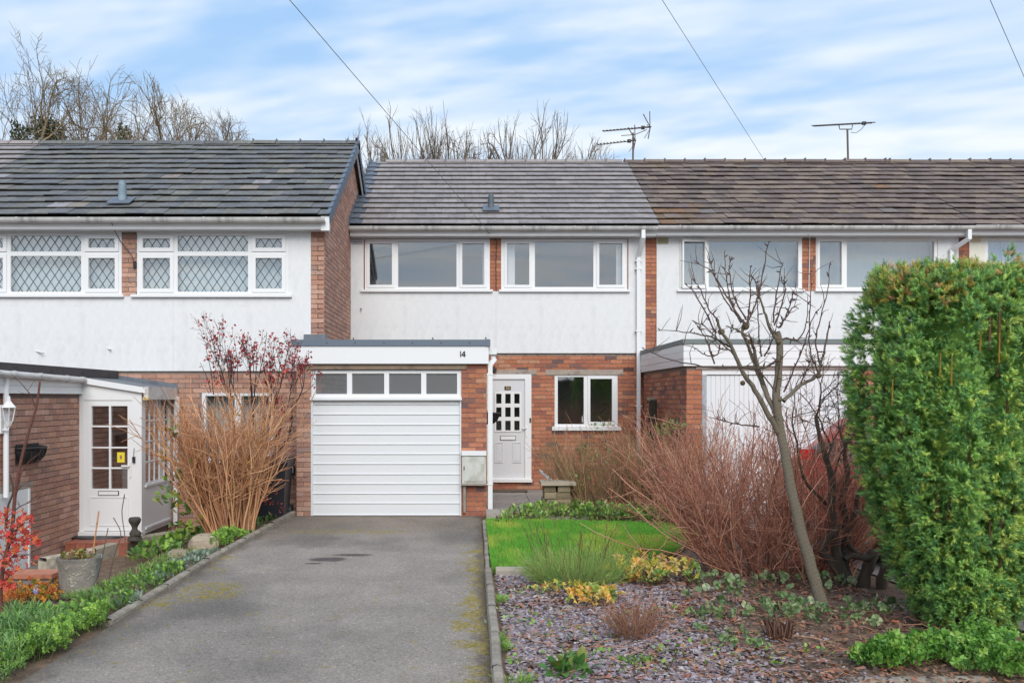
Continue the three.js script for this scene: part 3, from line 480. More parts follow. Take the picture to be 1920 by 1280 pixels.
// ---------------------------------------------------------------- porch and garage of the house on the left
{
  const g = thing('porch', 'white glazed entrance porch with sloping roof, behind the red tiled step', 'porch');
  const D = DP, X = (p) => sx(p, D), Y = (p) => sy(p, D), xl = X(147), xr = X(265), z = -D, yb = Y(1003), roofY = (x) => Y(718) - (x - X(152)) * 0.158;
  const d = sub('porch_door', g), cols = [[170.5, 203], [206.5, 238]], rows = [[761, 797.6], [800.6, 837.6], [840.4, 876], [879, 916.3]], holes = cols.flatMap((c) => rows.map((r) => [X(c[0]), X(c[1]), Y(r[1]), Y(r[0])]));
  part('frame', new GB().panel(xl, xr, yb, Y(741), z - 0.07, z, [[X(156), X(247), Y(996), Y(750)]]), MT.upvc, d);
  part('leaf', new GB().panel(X(156), X(247), Y(995), Y(750), z - 0.06, z - 0.012, holes), MT.upvc, d);
  for (const h of holes) part('pane', new GB().box(...h, z - 0.04, z - 0.036), MT.glass, d);
  part('raised_panel', new GB().panel(X(167), X(240), Y(986), Y(931), z - 0.012, z - 0.004, [[X(169.5), X(237.5), Y(984), Y(933)]]), MT.upvc, d);
  part('letterbox', new GB().box(X(183), X(222), Y(928.6), Y(920), z - 0.012, z - 0.002), MT.dark, d); part('letterbox_flap', new GB().box(X(184.4), X(220.6), Y(927.6), Y(921), z - 0.002, z + 0.004), MT.upvc, d);
  part('handle', new GB().box(X(242), X(245), Y(895), Y(866), z - 0.012, z + 0.004).box(X(228), X(243), Y(874.6), Y(871.6), z + 0.01, z + 0.03), MT.upvc, d);
  part('notice', new GB().box(X(217.5), X(231.5), Y(867), Y(848), z - 0.034, z - 0.03), std(srgb(222, 200, 52), 0.8), d); part('notice_print', new GB().box(X(222.5), X(226.5), Y(861), Y(853.5), z - 0.03, z - 0.0295), std(srgb(150, 110, 90), 0.8), d);
  part('threshold', new GB().box(X(144), X(267), Y(1004), Y(996.5), z - 0.1, z + 0.05), MT.upvc, d);
  { const k = part('hanging_tag', new GB().box(X(248.5), X(253.5), Y(867), Y(856), z, z + 0.03), MT.black, d); part('tag_cord', new GB().tube([V(X(250.5), Y(857), z + 0.015), V(X(251), Y(843), z + 0.012), V(X(251.6), Y(840), z + 0.004)], 0.004, 4), MT.dark, k); }
  // gable panel above the door, following the slope
  const tri = new GB(); tri.quad(V(xl, Y(741), z), V(xr, Y(741), z), V(xr, roofY(xr), z), V(xl, roofY(xl), z)).quad(V(xl, roofY(xl), z - 0.05), V(xr, roofY(xr), z - 0.05), V(xr, Y(741), z - 0.05), V(xl, Y(741), z - 0.05)); part('gable_panel', tri, MT.upvc, g);
  const barge = new GB(), bx0 = X(152), bx1 = X(274), bw = 0.085; barge.quad(V(bx0, roofY(bx0), z + 0.05), V(bx1, roofY(bx1), z + 0.05), V(bx1, roofY(bx1) + bw, z + 0.05), V(bx0, roofY(bx0) + bw, z + 0.05)).quad(V(bx1, roofY(bx1), z + 0.05), V(bx0, roofY(bx0), z + 0.05), V(bx0, roofY(bx0), z), V(bx1, roofY(bx1), z)).quad(V(bx1, roofY(bx1), z + 0.05), V(bx1, roofY(bx1), z), V(bx1, roofY(bx1) + bw, z), V(bx1, roofY(bx1) + bw, z + 0.05)); part('barge_board', barge, MT.upvc, g);
  const rf = new GB(), up = 0.09; rf.quad(V(bx0, roofY(bx0) + up, z + 0.05), V(bx1, roofY(bx1) + up, z + 0.05), V(bx1, roofY(bx1) + up, -DL), V(bx0, roofY(bx0) + up, -DL)).quad(V(bx0, roofY(bx0) + up - 0.04, -DL), V(bx1, roofY(bx1) + up - 0.04, -DL), V(bx1, roofY(bx1) + up - 0.04, z + 0.049), V(bx0, roofY(bx0) + up - 0.04, z + 0.049)); part('roof_sheet', rf, MT.lead, g);
  part('side_gutter', new GB().box(bx1 - 0.03, bx1 + 0.04, roofY(bx1) - 0.09, roofY(bx1) + 0.095, -DL + 0.05, z + 0.03), MT.gutter, g); part('gutter_end', new GB().box(bx1 - 0.035, bx1 + 0.045, roofY(bx1) - 0.095, roofY(bx1) - 0.055, z + 0.03, z + 0.05), std(srgb(196, 170, 110), 0.7), g);
  part('wall_flashing', new GB().quad(at(217, 712, DL - 0.02), at(332, 730, DL - 0.02), at(332, 720, DL - 0.02), at(217, 703, DL - 0.02)).quad(at(217, 703, DL - 0.01), at(332, 720, DL - 0.01), at(332, 730, DL - 0.01), at(217, 712, DL - 0.01)), MT.lead, g);
  // glazed side facing the drive
  { const s = sub('side_screen', g), za = -DL + 0.02, zb = z - 0.07, y1 = Y(741), ym = Y(915), m = new THREE.Matrix4().makeRotationY(Math.PI / 2).setPosition(xr, 0, 0), P = (a, b, c, d2, holes, mat, n, t = 0.05, off = 0) => { const q = new GB().panel(a, b, c, d2, -t + off, off, holes); const mm = part(n, q, mat, s); mm.applyMatrix4(new THREE.Matrix4().makeTranslation(xr, 0, 0).multiply(new THREE.Matrix4().makeRotationY(Math.PI / 2))); return mm; };
    const L0 = -zb, L1 = -za, gl = [[L0 + 0.09, L1 - 0.08, ym + 0.06, y1 - 0.07]]; // local x runs away from the camera
    P(L0, L1, yb, y1, [[L0 + 0.09, L1 - 0.08, ym + 0.06, y1 - 0.07]], MT.upvc, 'frame'); P(L0 + 0.07, L1 - 0.06, ym + 0.0, ym + 0.035, [], MT.upvc, 'rail', 0.02, 0.02); P(L0 + 0.07, L1 - 0.06, yb + 0.06, yb + 0.09, [], MT.upvc, 'rail', 0.02, 0.02);
    const n = 5, w = (gl[0][1] - gl[0][0]) / n, h = (gl[0][3] - gl[0][2]) / 4; for (let i = 0; i < n; i++) for (let j = 0; j < 4; j++) P(gl[0][0] + i * w + 0.008, gl[0][0] + (i + 1) * w - 0.008, gl[0][2] + j * h + 0.008, gl[0][2] + (j + 1) * h - 0.008, [], MT.glass, 'pane', 0.004, -0.02);
    const bars = new GB(); for (let i = 1; i < n; i++) bars.box(gl[0][0] + i * w - 0.01, gl[0][0] + i * w + 0.01, gl[0][2], gl[0][3], -0.03, -0.01); for (let j = 1; j < 4; j++) bars.box(gl[0][0], gl[0][1], gl[0][2] + j * h - 0.01, gl[0][2] + j * h + 0.01, -0.029, -0.011); const b = part('glazing_bars', bars, MT.upvc, s); b.applyMatrix4(new THREE.Matrix4().makeTranslation(xr, 0, 0).multiply(new THREE.Matrix4().makeRotationY(Math.PI / 2))); }
  part('side_downpipe', squarePipe(new GB(), [V(bx1 + 0.05, roofY(bx1) - 0.06, -DL + 0.12), V(xr + 0.09, Y(900), -DL + 0.08), V(xr + 0.09, yb, -DL + 0.08)], 0.06), MT.upvc, g);
  part('floor', new GB().box(xl, xr - 0.06, yb - 0.12, yb, -DL + 0.02, z - 0.07), MT.concrete, g);
  part('curtain', (() => { const q = new GB(); for (let k = 0; k < 10; k++) { const f = (i) => V(lerp(X(224), X(246), i / 10), 0, z - 0.6 + 0.03 * Math.sin(i * 2)), a = f(k), b = f(k + 1); q.quad(a.clone().setY(yb), b.clone().setY(yb), b.clone().setY(Y(750)), a.clone().setY(Y(750))); } return q; })(), blind([0.55, 0.54, 0.52]), g);
}
{
  const g = thing('garage', 'brick garage side wall with white fascia board and gutter, left of the porch', 'garage', 'attached garages');
  const xf = -5.59, D0 = 11.2, y0 = -0.45, y1 = 1.86, len = DL - D0 - 0.05;
  const wall = part('brick_wall', new GB().box(xf - 0.11, xf, y0, y1, -DL + 0.05, -D0).box(xf - 2.7, xf - 0.11, y0, y1, -D0 - 0.11, -D0), MT.mortarDark, g), acc = [];
  const lin0 = (p) => xf * F / (p - VX); // depth on the wall at photo column p
  const Dh = lin0(52), hole = [0, Dh - D0, -1, 1.12];
  brickField(acc, { o: V(xf, y0, -D0), axis: 'z', side: 1, w: len, h: y1 - y0, holes: [hole, [0, lin0(60) - D0, 1.12, 1.21]], pal: 'left', dark: 0, show: 3 });
  layBricks(acc, wall);
  part('hatch_lintel', new GB().box(xf - 0.05, xf + 0.012, y0 + 1.12, y0 + 1.2, -lin0(60), -D0), MT.lintel, g);
  const hd = part('hatch_door', new GB().box(xf - 0.02, xf + 0.016, y0 + 0.05, y0 + 1.115, -Dh, -D0 + 0.1), MT.upvc, g); part('hatch_edge', new GB().box(xf + 0.016, xf + 0.03, y0 + 0.05, y0 + 1.115, -Dh, -Dh + 0.035), MT.upvc, hd);
  for (let k = 0; k < 2; k++) part('fascia_board', new GB().box(xf - 0.02, xf + 0.05 + 0.002 * k, y1 - 0.005 + k * 0.095, y1 + 0.087 + k * 0.095, -DP - 0.02, -D0 + 0.15), MT.upvc, g);
  const gu = new GB(); gu.tube([V(xf + 0.10, 2.085, -D0 + 0.15), V(xf + 0.10, 2.05, -DP + 0.03)], 0.043, 10); for (const D of [11.5, 12.2, 13.0, 13.5]) gu.tube([V(xf + 0.10, 2.085 - 0.035 * (D - D0) / (DP - D0), -D - 0.018), V(xf + 0.10, 2.085 - 0.035 * (D - D0) / (DP - D0), -D + 0.018)], 0.05, 10); part('gutter', gu, MT.gutter, g);
  part('flat_roof', new GB().box(xf - 2.8, xf + 0.07, 2.1, 2.22, -DL + 0.035, -D0 + 0.2), MT.felt, g);
  part('felt_upstand', new GB().quad(at(-40, 697, DL - 0.05), at(217, 713, DL - 0.05), at(217, 700, DL - 0.05), at(-40, 682, DL - 0.05)).quad(at(-40, 682, DL - 0.04), at(217, 700, DL - 0.04), at(217, 713, DL - 0.04), at(-40, 697, DL - 0.04)), MT.felt, g);
  part('downpipe', new GB().tube([V(xf + 0.06, 2.04, -lin0(1)), V(xf + 0.06, 0.62, -lin0(1))], 0.034, 8), MT.upvc, g);
}

// ---------------------------------------------------------------- the house on the right and its garage
{
  const g = thing('terraced_house', 'terraced house with old brown roof tiles and a slightly open upper casement', 'house', 'terraced houses in the row');
  const D = D14, X = (p) => sx(p, D), Y = (p) => sy(p, D), xa = 3.41, xb = 9.38, yW = Y(662), yT = 4.852;
  const w1 = [1272, 1504, 448, 544], w2 = [1530, 1758, 448, 544], pier = rectOf(D, [1504, 1530, 436, 546]);
  part('rendered_wall', new GB().panel(X(1231), X(1797), yW, yT, -D - 0.09, -D + 0.03, [rectOf(D, w1), rectOf(D, w2), pier]), MT.render, g);
  const wall = part('brick_wall', new GB().box(xa + 0.001, xb, -0.1, yW - 0.001, -D - 0.11, -D).panel(pier[0], pier[1], pier[2], yT, -D - 0.11, -D).panel(X(1797), X(1817), yW, yT, -D - 0.11, -D), MT.mortar, g), acc = [];
  brickField(acc, { o: V(pier[0], pier[2], -D), w: pier[1] - pier[0], h: yT - pier[2] }); brickField(acc, { o: V(X(1797), yW, -D), w: X(1817) - X(1797), h: yT - yW });
  brickField(acc, { o: V(xa, -0.1, -D), w: 0.3, h: yW + 0.1 }); layBricks(acc, wall);
  const sage = blind([0.34, 0.40, 0.42]);
  const cream = std([0.76, 0.75, 0.73], 0.5);
  windowAt(g, { D, frame: w1, proud: 0.012, frameMat: cream, lights: [{ g: [1279, 1320, 453, 534], sash: 1 }, { g: [1329, 1497, 452, 538.5] }], sill: [1269, 1507, 543, 547], label: 'upper window with the casement ajar', back: [{ name: 'blind', x: [1274, 1502], y: [440, 545], mat: sage, fold: 0.002, off: 0.3 }] });
  { const a = V(X(1277), 0, -D + 0.03), gb = new GB(), w = X(1324) - X(1277); gb.panel(0, w, Y(541), Y(449), 0, 0.03, [[0.03, w - 0.035, Y(535), Y(454)]]); const m = part('open_casement', gb, cream, g); m.position.copy(a); m.position.x += w; m.rotation.y = 0.12; m.translateX(-w); }
  windowAt(g, { D, frame: w2, proud: 0.012, frameMat: cream, lights: [{ g: [1537, 1578, 453, 534], sash: 1 }, { g: [1588, 1752, 452, 538.5] }], sill: [1527, 1762, 543, 547], label: 'upper window above the clipped yew', back: [{ name: 'blind', x: [1532, 1756], y: [440, 545], mat: sage, fold: 0.002, off: 0.3 }] });
  const v = boxPart('vent_grille', g, D, [1232, 1253, 446, 457.5], std(srgb(188, 176, 140), 0.8), 0.03, 0.04), s = new GB(); for (let j = 0; j < 4; j++) { const y = sy(448.5 + j * 2.6, D); s.box(X(1233.5), X(1251.5), y - 0.008, y, -D + 0.04, -D + 0.044); } part('slots', s, MT.dark, v);
  const rf = roof(g, { xa: 3.523, xb: 9.45, eaveD: 18.0, eaveY: 5.02, seed: 31, rough: 0.03, backMat: rightTiles[0], choose: (x, i, r) => { if ((i < 3 && x < 4.5 && r() < 0.75) || r() < 0.02) return pick(rightOdd.slice(0, 2), r); return r() < 0.008 ? rightOdd[2] : pick(rightTiles, r); } });
  ridge(rf.g, 3.45, 9.45, rf.ry + 0.02, rf.rd, rightTiles, 35, 0.016); eaves(g, 3.47, 9.4, 18.0, 5.03); shell(g, xa + 0.03, xb - 0.02, D, -0.05, 2.62, yT + 0.12);
  const pz = -D + 0.075; part('downpipe', squarePipe(new GB(), [V(X(1800), 4.93, -17.96), V(X(1800), 4.78, -17.96), V(X(1781), Y(470), pz), V(X(1781), Y(640), pz)], 0.07), MT.upvc, g);
  part('cable', new GB().tube([at(1516, 437, 17.95), at(1519, 446, D - 0.04), at(1518, 500, D - 0.02), at(1517, 545, D - 0.03)], 0.008, 5), MT.upvc, g);
}
{
  const g = thing('terraced_house', 'terraced house with cream panel and striped curtains, behind the clipped yew', 'house', 'terraced houses in the row');
  const D = D14, X = (p) => sx(p, D), xa = 9.381, xb = 15, yW = sy(662, D), yT = 4.852, w = [1846, 2080, 448, 544];
  part('cream_wall', new GB().panel(X(1817), xb, yW, yT, -D - 0.09, -D + 0.03, [rectOf(D, w)]), std([0.74, 0.71, 0.62], 0.9, { map: renderT }), g);
  part('brick_wall', new GB().box(xa, xb, -0.1, yW - 0.001, -D - 0.11, -D).box(xb - 0.1, xb, -0.1, yT, -D - 7, -D - 0.12), MT.mortar, g);
  windowAt(g, { D, frame: w, proud: 0.012, lights: [{ g: [1853, 2000, 452, 538] }, { g: [2010, 2070, 452, 538], sash: 1 }], sill: [1840, 2084, 543, 547], back: [{ x: [1848, 2078], y: [440, 545], mat: blind([0.42, 0.50, 0.64]), fold: 0.035, off: 0.16 }] });
  const v = boxPart('vent_grille', g, D, [1820, 1838, 443, 455], std(srgb(196, 186, 158), 0.8), 0.03, 0.04);
  const rf = roof(g, { xa: 9.453, xb: 15.1, eaveD: 18.0, eaveY: 5.02, seed: 33, rough: 0.03, backMat: rightTiles[0], choose: (x, i, r) => pick(rightTiles, r) });
  ridge(rf.g, 9.455, 15.1, rf.ry + 0.02, rf.rd, rightTiles, 37, 0.016); eaves(g, 9.405, 15.1, 18.0, 5.04); shell(g, xa + 0.03, xb - 0.12, D, -0.05, 2.62, yT + 0.12);
}
{
  const g = thing('garage', 'brick garage with white boarded fascia and ribbed white door, behind the sapling', 'garage', 'attached garages');
  const D = DG3, X = (p) => sx(p, D), Y = (p) => sy(p, D), xa = 3.266, xd = X(1317), xe = X(1601), xb = X(1650), yT = Y(686);
  const acc = [], wall = part('brick_wall', new GB().panel(xa, xb, -0.1, yT, -D - 0.11, -D, [[xd, xe, -1, Y(689)]]).box(xa, xa + 0.11, -0.1, yT, -D14 + 0.01, -D - 0.11).box(xb - 0.11, xb, -0.1, yT, -D14 + 0.01, -D - 0.11), MT.mortar, g);
  brickField(acc, { o: V(xa, -0.1, -D), axis: 'z', side: -1, w: D14 - D - 0.01, h: yT + 0.1, show: 2.2 }); brickField(acc, { o: V(xa, -0.1, -D), w: xd - xa, h: yT + 0.1 }); brickField(acc, { o: V(xe, -0.1, -D), w: xb - xe, h: yT + 0.1, show: 0.1 }); layBricks(acc, wall);
  for (let k = 0; k < 3; k++) { const ya = yT + k * 0.112, yb2 = ya + 0.108, p = 0.06 + 0.003 * (k % 2); part('fascia_board', new GB().box(xa - p, xb + 0.05, ya, yb2, -D, -D + p), MT.upvc, g); part('fascia_board', new GB().box(xa - p, xa + 0.02, ya, yb2, -D14 + 0.04, -D - 0.001), MT.upvc, g); }
  part('roof_trim', new GB().box(xa - 0.075, xb + 0.07, yT + 0.336, Y(636), -D - 0.1, -D + 0.08).box(xa - 0.075, xa + 0.03, yT + 0.336, Y(636), -D14 + 0.04, -D - 0.1), MT.trimGreen, g);
  part('roof_slab', new GB().box(xa, xb, yT + 0.3, yT + 0.36, -D14 + 0.035, -D - 0.1), MT.felt, g);
  part('lintel', new GB().box(xd - 0.1, xe + 0.1, Y(692), Y(685.6), -D - 0.05, -D + 0.02), MT.lintel, g);
  const gd = sub('garage_door', g); part('head_board', new GB().box(xd + 0.002, xe - 0.002, Y(702), Y(691.5), -D - 0.06, -D - 0.012), MT.upvc, gd);
  for (const [a, b] of [[xd + 0.003, xd + 0.07], [xe - 0.07, xe - 0.003]]) part('steel_post', new GB().box(a, b, 0, Y(702), -D - 0.06, -D - 0.01), MT.steel, gd);
  const ribs = 30, x0 = xd + 0.075, x1 = xe - 0.075; for (let k = 0; k < ribs; k++) { const a = lerp(x0, x1, k / ribs), b = lerp(x0, x1, (k + 1) / ribs), z = -D - 0.045; part('rib', new GB().box(a, b - 0.014, 0.02, Y(703.5), z - 0.01, z + 0.01).box(b - 0.014, b, 0.02, Y(703.5), z - 0.02, z), MT.garageDoor, gd); }
}
// ================================================================ ground
const gy = (x, z) => { const D = -z; return -0.33 * smooth(-3.0, -4.5, x) * smooth(7.2, 10.6, D) + (x > 0.3 && x < 3.6 && D < 9.7 && D > 3 ? 0.05 * smooth(0.3, 1.6, x) : 0); };
{
  const xs = [], zs = []; for (let x = -150; x <= 150; x += (x >= -9 && x < 9 ? 0.2 : x >= -20 && x < 20 ? 1 : 10)) xs.push(x); for (let z = -150; z <= 100; z += (z >= -19 && z < 0 ? 0.2 : z >= -30 && z < 20 ? 1 : 10)) zs.push(z);
  const gb = new GB(), ids = xs.map((x) => zs.map((z) => { const near = x > -9 && x < 9 && z > -18 && z < 0; return gb.vert(V(x, gy(x, z) - 0.012 + (near ? 0.012 * (fbm(x * 3, z * 3, 7, 3) - 0.5) : 0), z), V(0, 1, 0), x, z); }));
  for (let i = 0; i + 1 < xs.length; i++) for (let j = 0; j + 1 < zs.length; j++) gb.i.push(ids[i][j], ids[i][j + 1], ids[i + 1][j + 1], ids[i][j], ids[i + 1][j + 1], ids[i + 1][j]);
  const geo = gb.geo(); geo.computeVertexNormals();
  const soilT = tex(1024, 1024, (u, v, i, j) => { const a = fbm(u * 24, v * 24, 101, 5, 24), b = hash(i, j, 8), l = smooth(0.66, 0.74, fbm(u * 90, v * 90, 107, 2, 90)); let c = [0.30 + 0.24 * a, 0.245 + 0.20 * a, 0.20 + 0.165 * a].map((x) => x * (0.78 + 0.4 * b)); return c.map((x, k) => lerp(x, [0.56, 0.42, 0.31][k], l * 0.7)); });
  soilT.repeat.set(0.45, 0.45);
  struct('ground', geo, std(1, 0.95, { map: soilT, bumpMap: grainB, bumpScale: 0.01 }));
}
// the tarmac drive: worn patches, moss along its edges, an oil stain
const driveX0 = -2.86, driveX1 = 0.135;
{
  const D0 = 4.4, D1 = 14.66, W = 1024, H = 2048;
  const spot = (x, D, cx, cD, rx, rD, s) => smooth(1, 0.55, Math.hypot((x - cx) / rx, (D - cD) / rD) + 0.5 * (fbm(x * 6, D * 6, s, 3) - 0.5));
  const T = tex(W, H, (u, v, i, j) => {
    const x = lerp(driveX0, driveX1, u), D = lerp(D0, D1, v);
    const big = fbm(x * 0.9, D * 0.55, 201, 4), mid = fbm(x * 3.2, D * 2.2, 205, 4), fine = hash(i, j, 6), grit = vnoise(x * 95, D * 95, 211), grit2 = vnoise(x * 48, D * 48, 213);
    let base = [0.48, 0.448, 0.415];
    const pale = smooth(0.40, 0.64, big) * 0.95 - smooth(0.48, 0.3, big) * 0.35 + spot(x, D, -1.75, 10.6, 1.4, 1.0, 3) * 0.5; base = base.map((c, k) => lerp(c, [0.58, 0.54, 0.50][k], clamp(pale, -0.6, 1)));
    const brown = smooth(12.2, 13.6, D + (mid - 0.5) * 1.6) * 0.7; base = base.map((c, k) => lerp(c, [0.51, 0.455, 0.405][k], brown));
    let g = 1 + (mid - 0.5) * 0.17 + (grit - 0.5) * 0.17 + (grit2 - 0.5) * 0.08 + (fine - 0.5) * 0.18; if (grit > 0.88) g += 0.17; if (grit < 0.1) g -= 0.2;
    let c = base.map((q) => q * g);
    const n = fbm(x * 7, D * 5, 221, 4), sp = fbm(x * 22, D * 22, 223, 4);
    const edgeL = smooth(0.55, 0.0, x - driveX0), edgeR = smooth(0.42, 0.0, driveX1 - x);
    let moss = smooth(0.55, 0.75, n * 0.5 + sp * 0.5 + edgeL * 0.16 * smooth(6.5, 9, D) * smooth(12.5, 10.5, D) + edgeR * 0.34 * smooth(13.5, 10, D) - 0.10); 
    moss = Math.max(moss, spot(x, D, -2.45, 8.95, 0.4, 0.55, 9) * smooth(0.40, 0.6, sp));
    const far = spot(x, D, -1.7, 12.9, 1.1, 0.28, 12) * smooth(0.45, 0.62, sp); moss = Math.max(moss * 0.85, far * 0.55);
    c = c.map((q, k) => lerp(q, [0.55, 0.47, 0.13][k] * (0.7 + 0.6 * grit), moss * 0.72));
    const dirt = smooth(0.13, 0.01, driveX1 - x + (n - 0.5) * 0.2) * 0.6 + smooth(0.2, 0.0, x - driveX0 + (n - 0.5) * 0.3) * 0.5 + smooth(14.35, 14.62, D + (n - 0.5) * 0.4) * 0.45; c = c.map((q, k) => lerp(q, [0.335, 0.285, 0.235][k] * (0.7 + 0.6 * grit), clamp(dirt)));
    const oil = Math.max(spot(x, D, -1.62, 10.68, 0.26, 0.17, 15), spot(x, D, -1.36, 10.98, 0.27, 0.12, 16), spot(x, D, -1.73, 10.42, 0.11, 0.06, 17)); c = c.map((q, k) => lerp(q, [0.30, 0.27, 0.26][k] * g, oil * 0.85));
    return c;
  });
  T.wrapS = T.wrapT = THREE.ClampToEdgeWrapping;
  const gb = new GB(), n = 40; let prev = null;
  for (let j = 0; j <= n; j++) { const D = lerp(D0, D1, j / n), wob = 0.03 * (fbm(D * 1.7, 3, 5, 3) - 0.5), a = gb.vert(V(driveX0 + wob, 0.004, -D), V(0, 1, 0), 0, j / n), b = gb.vert(V(driveX1, 0.004, -D), V(0, 1, 0), 1, j / n); if (prev) gb.i.push(prev[0], prev[1], b, prev[0], b, a); prev = [a, b]; }
  struct('driveway', gb, std(1, 0.93, { map: T, bumpMap: (() => { const t = grainB.clone(); t.repeat.set(12, 40); return t; })(), bumpScale: 0.006 }));
  const aspT = tex(512, 512, (u, v, i, j) => { const g = 0.48 + 0.1 * fbm(u * 8, v * 8, 231, 4, 8) + 0.16 * (hash(i, j, 3) - 0.5); return [g, g * 0.975, g * 0.95]; }); 
  const st = new GB(); st.quad(V(-40, 0.002, 9), V(40, 0.002, 9), V(40, 0.002, 1.2), V(-40, 0.002, 1.2)); struct('street', st, std(1, 0.93, { map: aspT }));
  struct('drive_apron', new GB().quad(V(driveX0, 0.003, 1.2), V(driveX1, 0.003, 1.2), V(driveX1, 0.003, -4.4), V(driveX0, 0.003, -4.4)), std(1, 0.93, { map: aspT }));
  struct('neighbour_drive', new GB().quad(V(4.9, 0.003, 1.2), V(7.2, 0.003, 1.2), V(7.2, 0.003, -14.5), V(3.75, 0.003, -14.5)), std(1, 0.93, { map: aspT }));
  struct('neighbour_path', new GB().quad(V(-9, -0.325, -9.5), V(-5.4, -0.325, -11.6), V(-4.7, -0.325, -14.98), V(-9, -0.325, -14.98)), std([0.24, 0.215, 0.19], 0.95, { map: grainT }));
}
// path of paving slabs to the front door
{
  const p = part('path', new GB().box(0.24, 1.72, -0.05, 0.02, -18.2, -14.05), MT.mortarDark); p.userData.kind = 'structure';
  const slabs = [0.30, 0.27, 0.335, 0.285].map((g) => std([g * 1.04, g * 0.97, g * 0.9], 0.9, { map: grainT, bumpMap: grainB, bumpScale: 0.003 })), r = rngOf(77); let k = 0;
  for (let D = 14.1; D < 18.1; D += 0.62) for (let i = 0; i < 2; i++) { const m = part('paving_slab', new GB().box(0.245 + i * 0.74, 0.975 + i * 0.74, 0.0, 0.045 + r() * 0.008, -Math.min(D + 0.605, 18.2), -D), slabs[(k++ * 3 + i) % 4], p); }
}
// lawn: a turf sheet with mown blades
const lawnPoly = [[0.20, 13.75], [1.25, 13.62], [2.75, 13.3], [2.9, 12.2], [2.3, 10.9], [1.35, 10.0], [0.72, 9.78], [0.20, 9.8]];
const inPoly = (poly, x, d) => { let c = false; for (let i = 0, j = poly.length - 1; i < poly.length; j = i++) { const [a, b] = poly[i], [e, f] = poly[j]; if ((b > d) !== (f > d) && x < (e - a) * (d - b) / (f - b) + a) c = !c; } return c; };
{
  const sh = new THREE.Shape(lawnPoly.map(([x, d]) => new THREE.Vector2(x, d))), g = new THREE.ExtrudeGeometry(sh, { depth: 0.055, bevelEnabled: false }); g.rotateX(-Math.PI / 2); 
  struct('lawn', g, std(srgb(84, 116, 34), 0.95, { map: grainT }));
  const blade = new GB(); for (let k = 0; k < 5; k++) { const a = k * 1.256, o = V(Math.cos(a) * 0.008, 0, Math.sin(a) * 0.008), w = V(-Math.sin(a) * 0.003, 0, Math.cos(a) * 0.003), t = o.clone().multiplyScalar(2.6).setY(0.032 + 0.008 * (k % 3)); blade.tri(o.clone().sub(w), o.clone().add(w), t); }
  const r = rngOf(5), list = []; while (list.length < 17000) { const x = rr(0.2, 2.9, r), d = rr(9.78, 13.75, r); if (!inPoly(lawnPoly, x, d)) continue; const t = fbm(x * 2.2, d * 1.6, 55, 4), y = smooth(0.42, 0.72, t); list.push({ m: mat4(V(x, 0.053, -d), new THREE.Euler(rr(-0.3, 0.3, r), r() * 6.3, rr(-0.3, 0.3, r)), rr(0.7, 1.25, r)), c: srgb(lerp(110, 168, y) + rr(-22, 22, r), lerp(174, 190, y) + rr(-22, 22, r), lerp(52, 74, y)) }); }
  const o = instanced('lawn_grass', blade.geo(), MT.leaf, list); tag(o, 'bright green mown lawn grass beside the drive', 'grass');
}
// slate chippings, thinning out into bare soil
{
  const chips = new GB(); { const pts = [[-0.5, -0.25], [0.05, -0.42], [0.5, -0.1], [0.38, 0.33], [-0.2, 0.42]]; const top = pts.map(([x, z]) => V(x * 0.86, 0.1, z * 0.86)), bot = pts.map(([x, z]) => V(x, -0.1, z)); for (let k = 0; k < 5; k++) chips.quad(bot[(k + 1) % 5], bot[k], top[k], top[(k + 1) % 5]); for (let k = 1; k < 4; k++) chips.tri(top[0], top[k + 1], top[k]); }
  const r = rngOf(8), list = [];
  while (list.length < 19000) { const x = rr(0.24, 2.6, r), d = rr(4.6, 9.72, r), lim = 1.55 + 0.5 * (fbm(d * 1.1, 2, 9, 3) - 0.5) + (7.2 - d) * -0.03; if (x > lim && r() > Math.exp(-(x - lim) * 2.8) * 0.6) continue; if (fbm(x * 2.3, d * 2.3, 66, 3) > 0.56 && r() < 0.7) continue; const s = rr(0.018, 0.05, r), t = r();
    list.push({ m: mat4(V(x, gy(x, -d) + rr(-0.004, 0.016, r), -d), new THREE.Euler(rr(-0.4, 0.4, r), r() * 6.3, rr(-0.4, 0.4, r)), V(s, s * 0.6, s * rr(0.6, 1, r))), c: t < 0.04 ? srgb(176, 166, 160) : t < 0.1 ? srgb(150, 116, 96) : (() => { const q = rr(-30, 34, r); return srgb(132 + q, 121 + q, 126 + q); })() }); }
  const o = instanced('slate_chippings', chips.geo(), MT.chip, list); tag(o, 'plum grey slate chippings spread over the bed beside the drive', 'chippings');
}
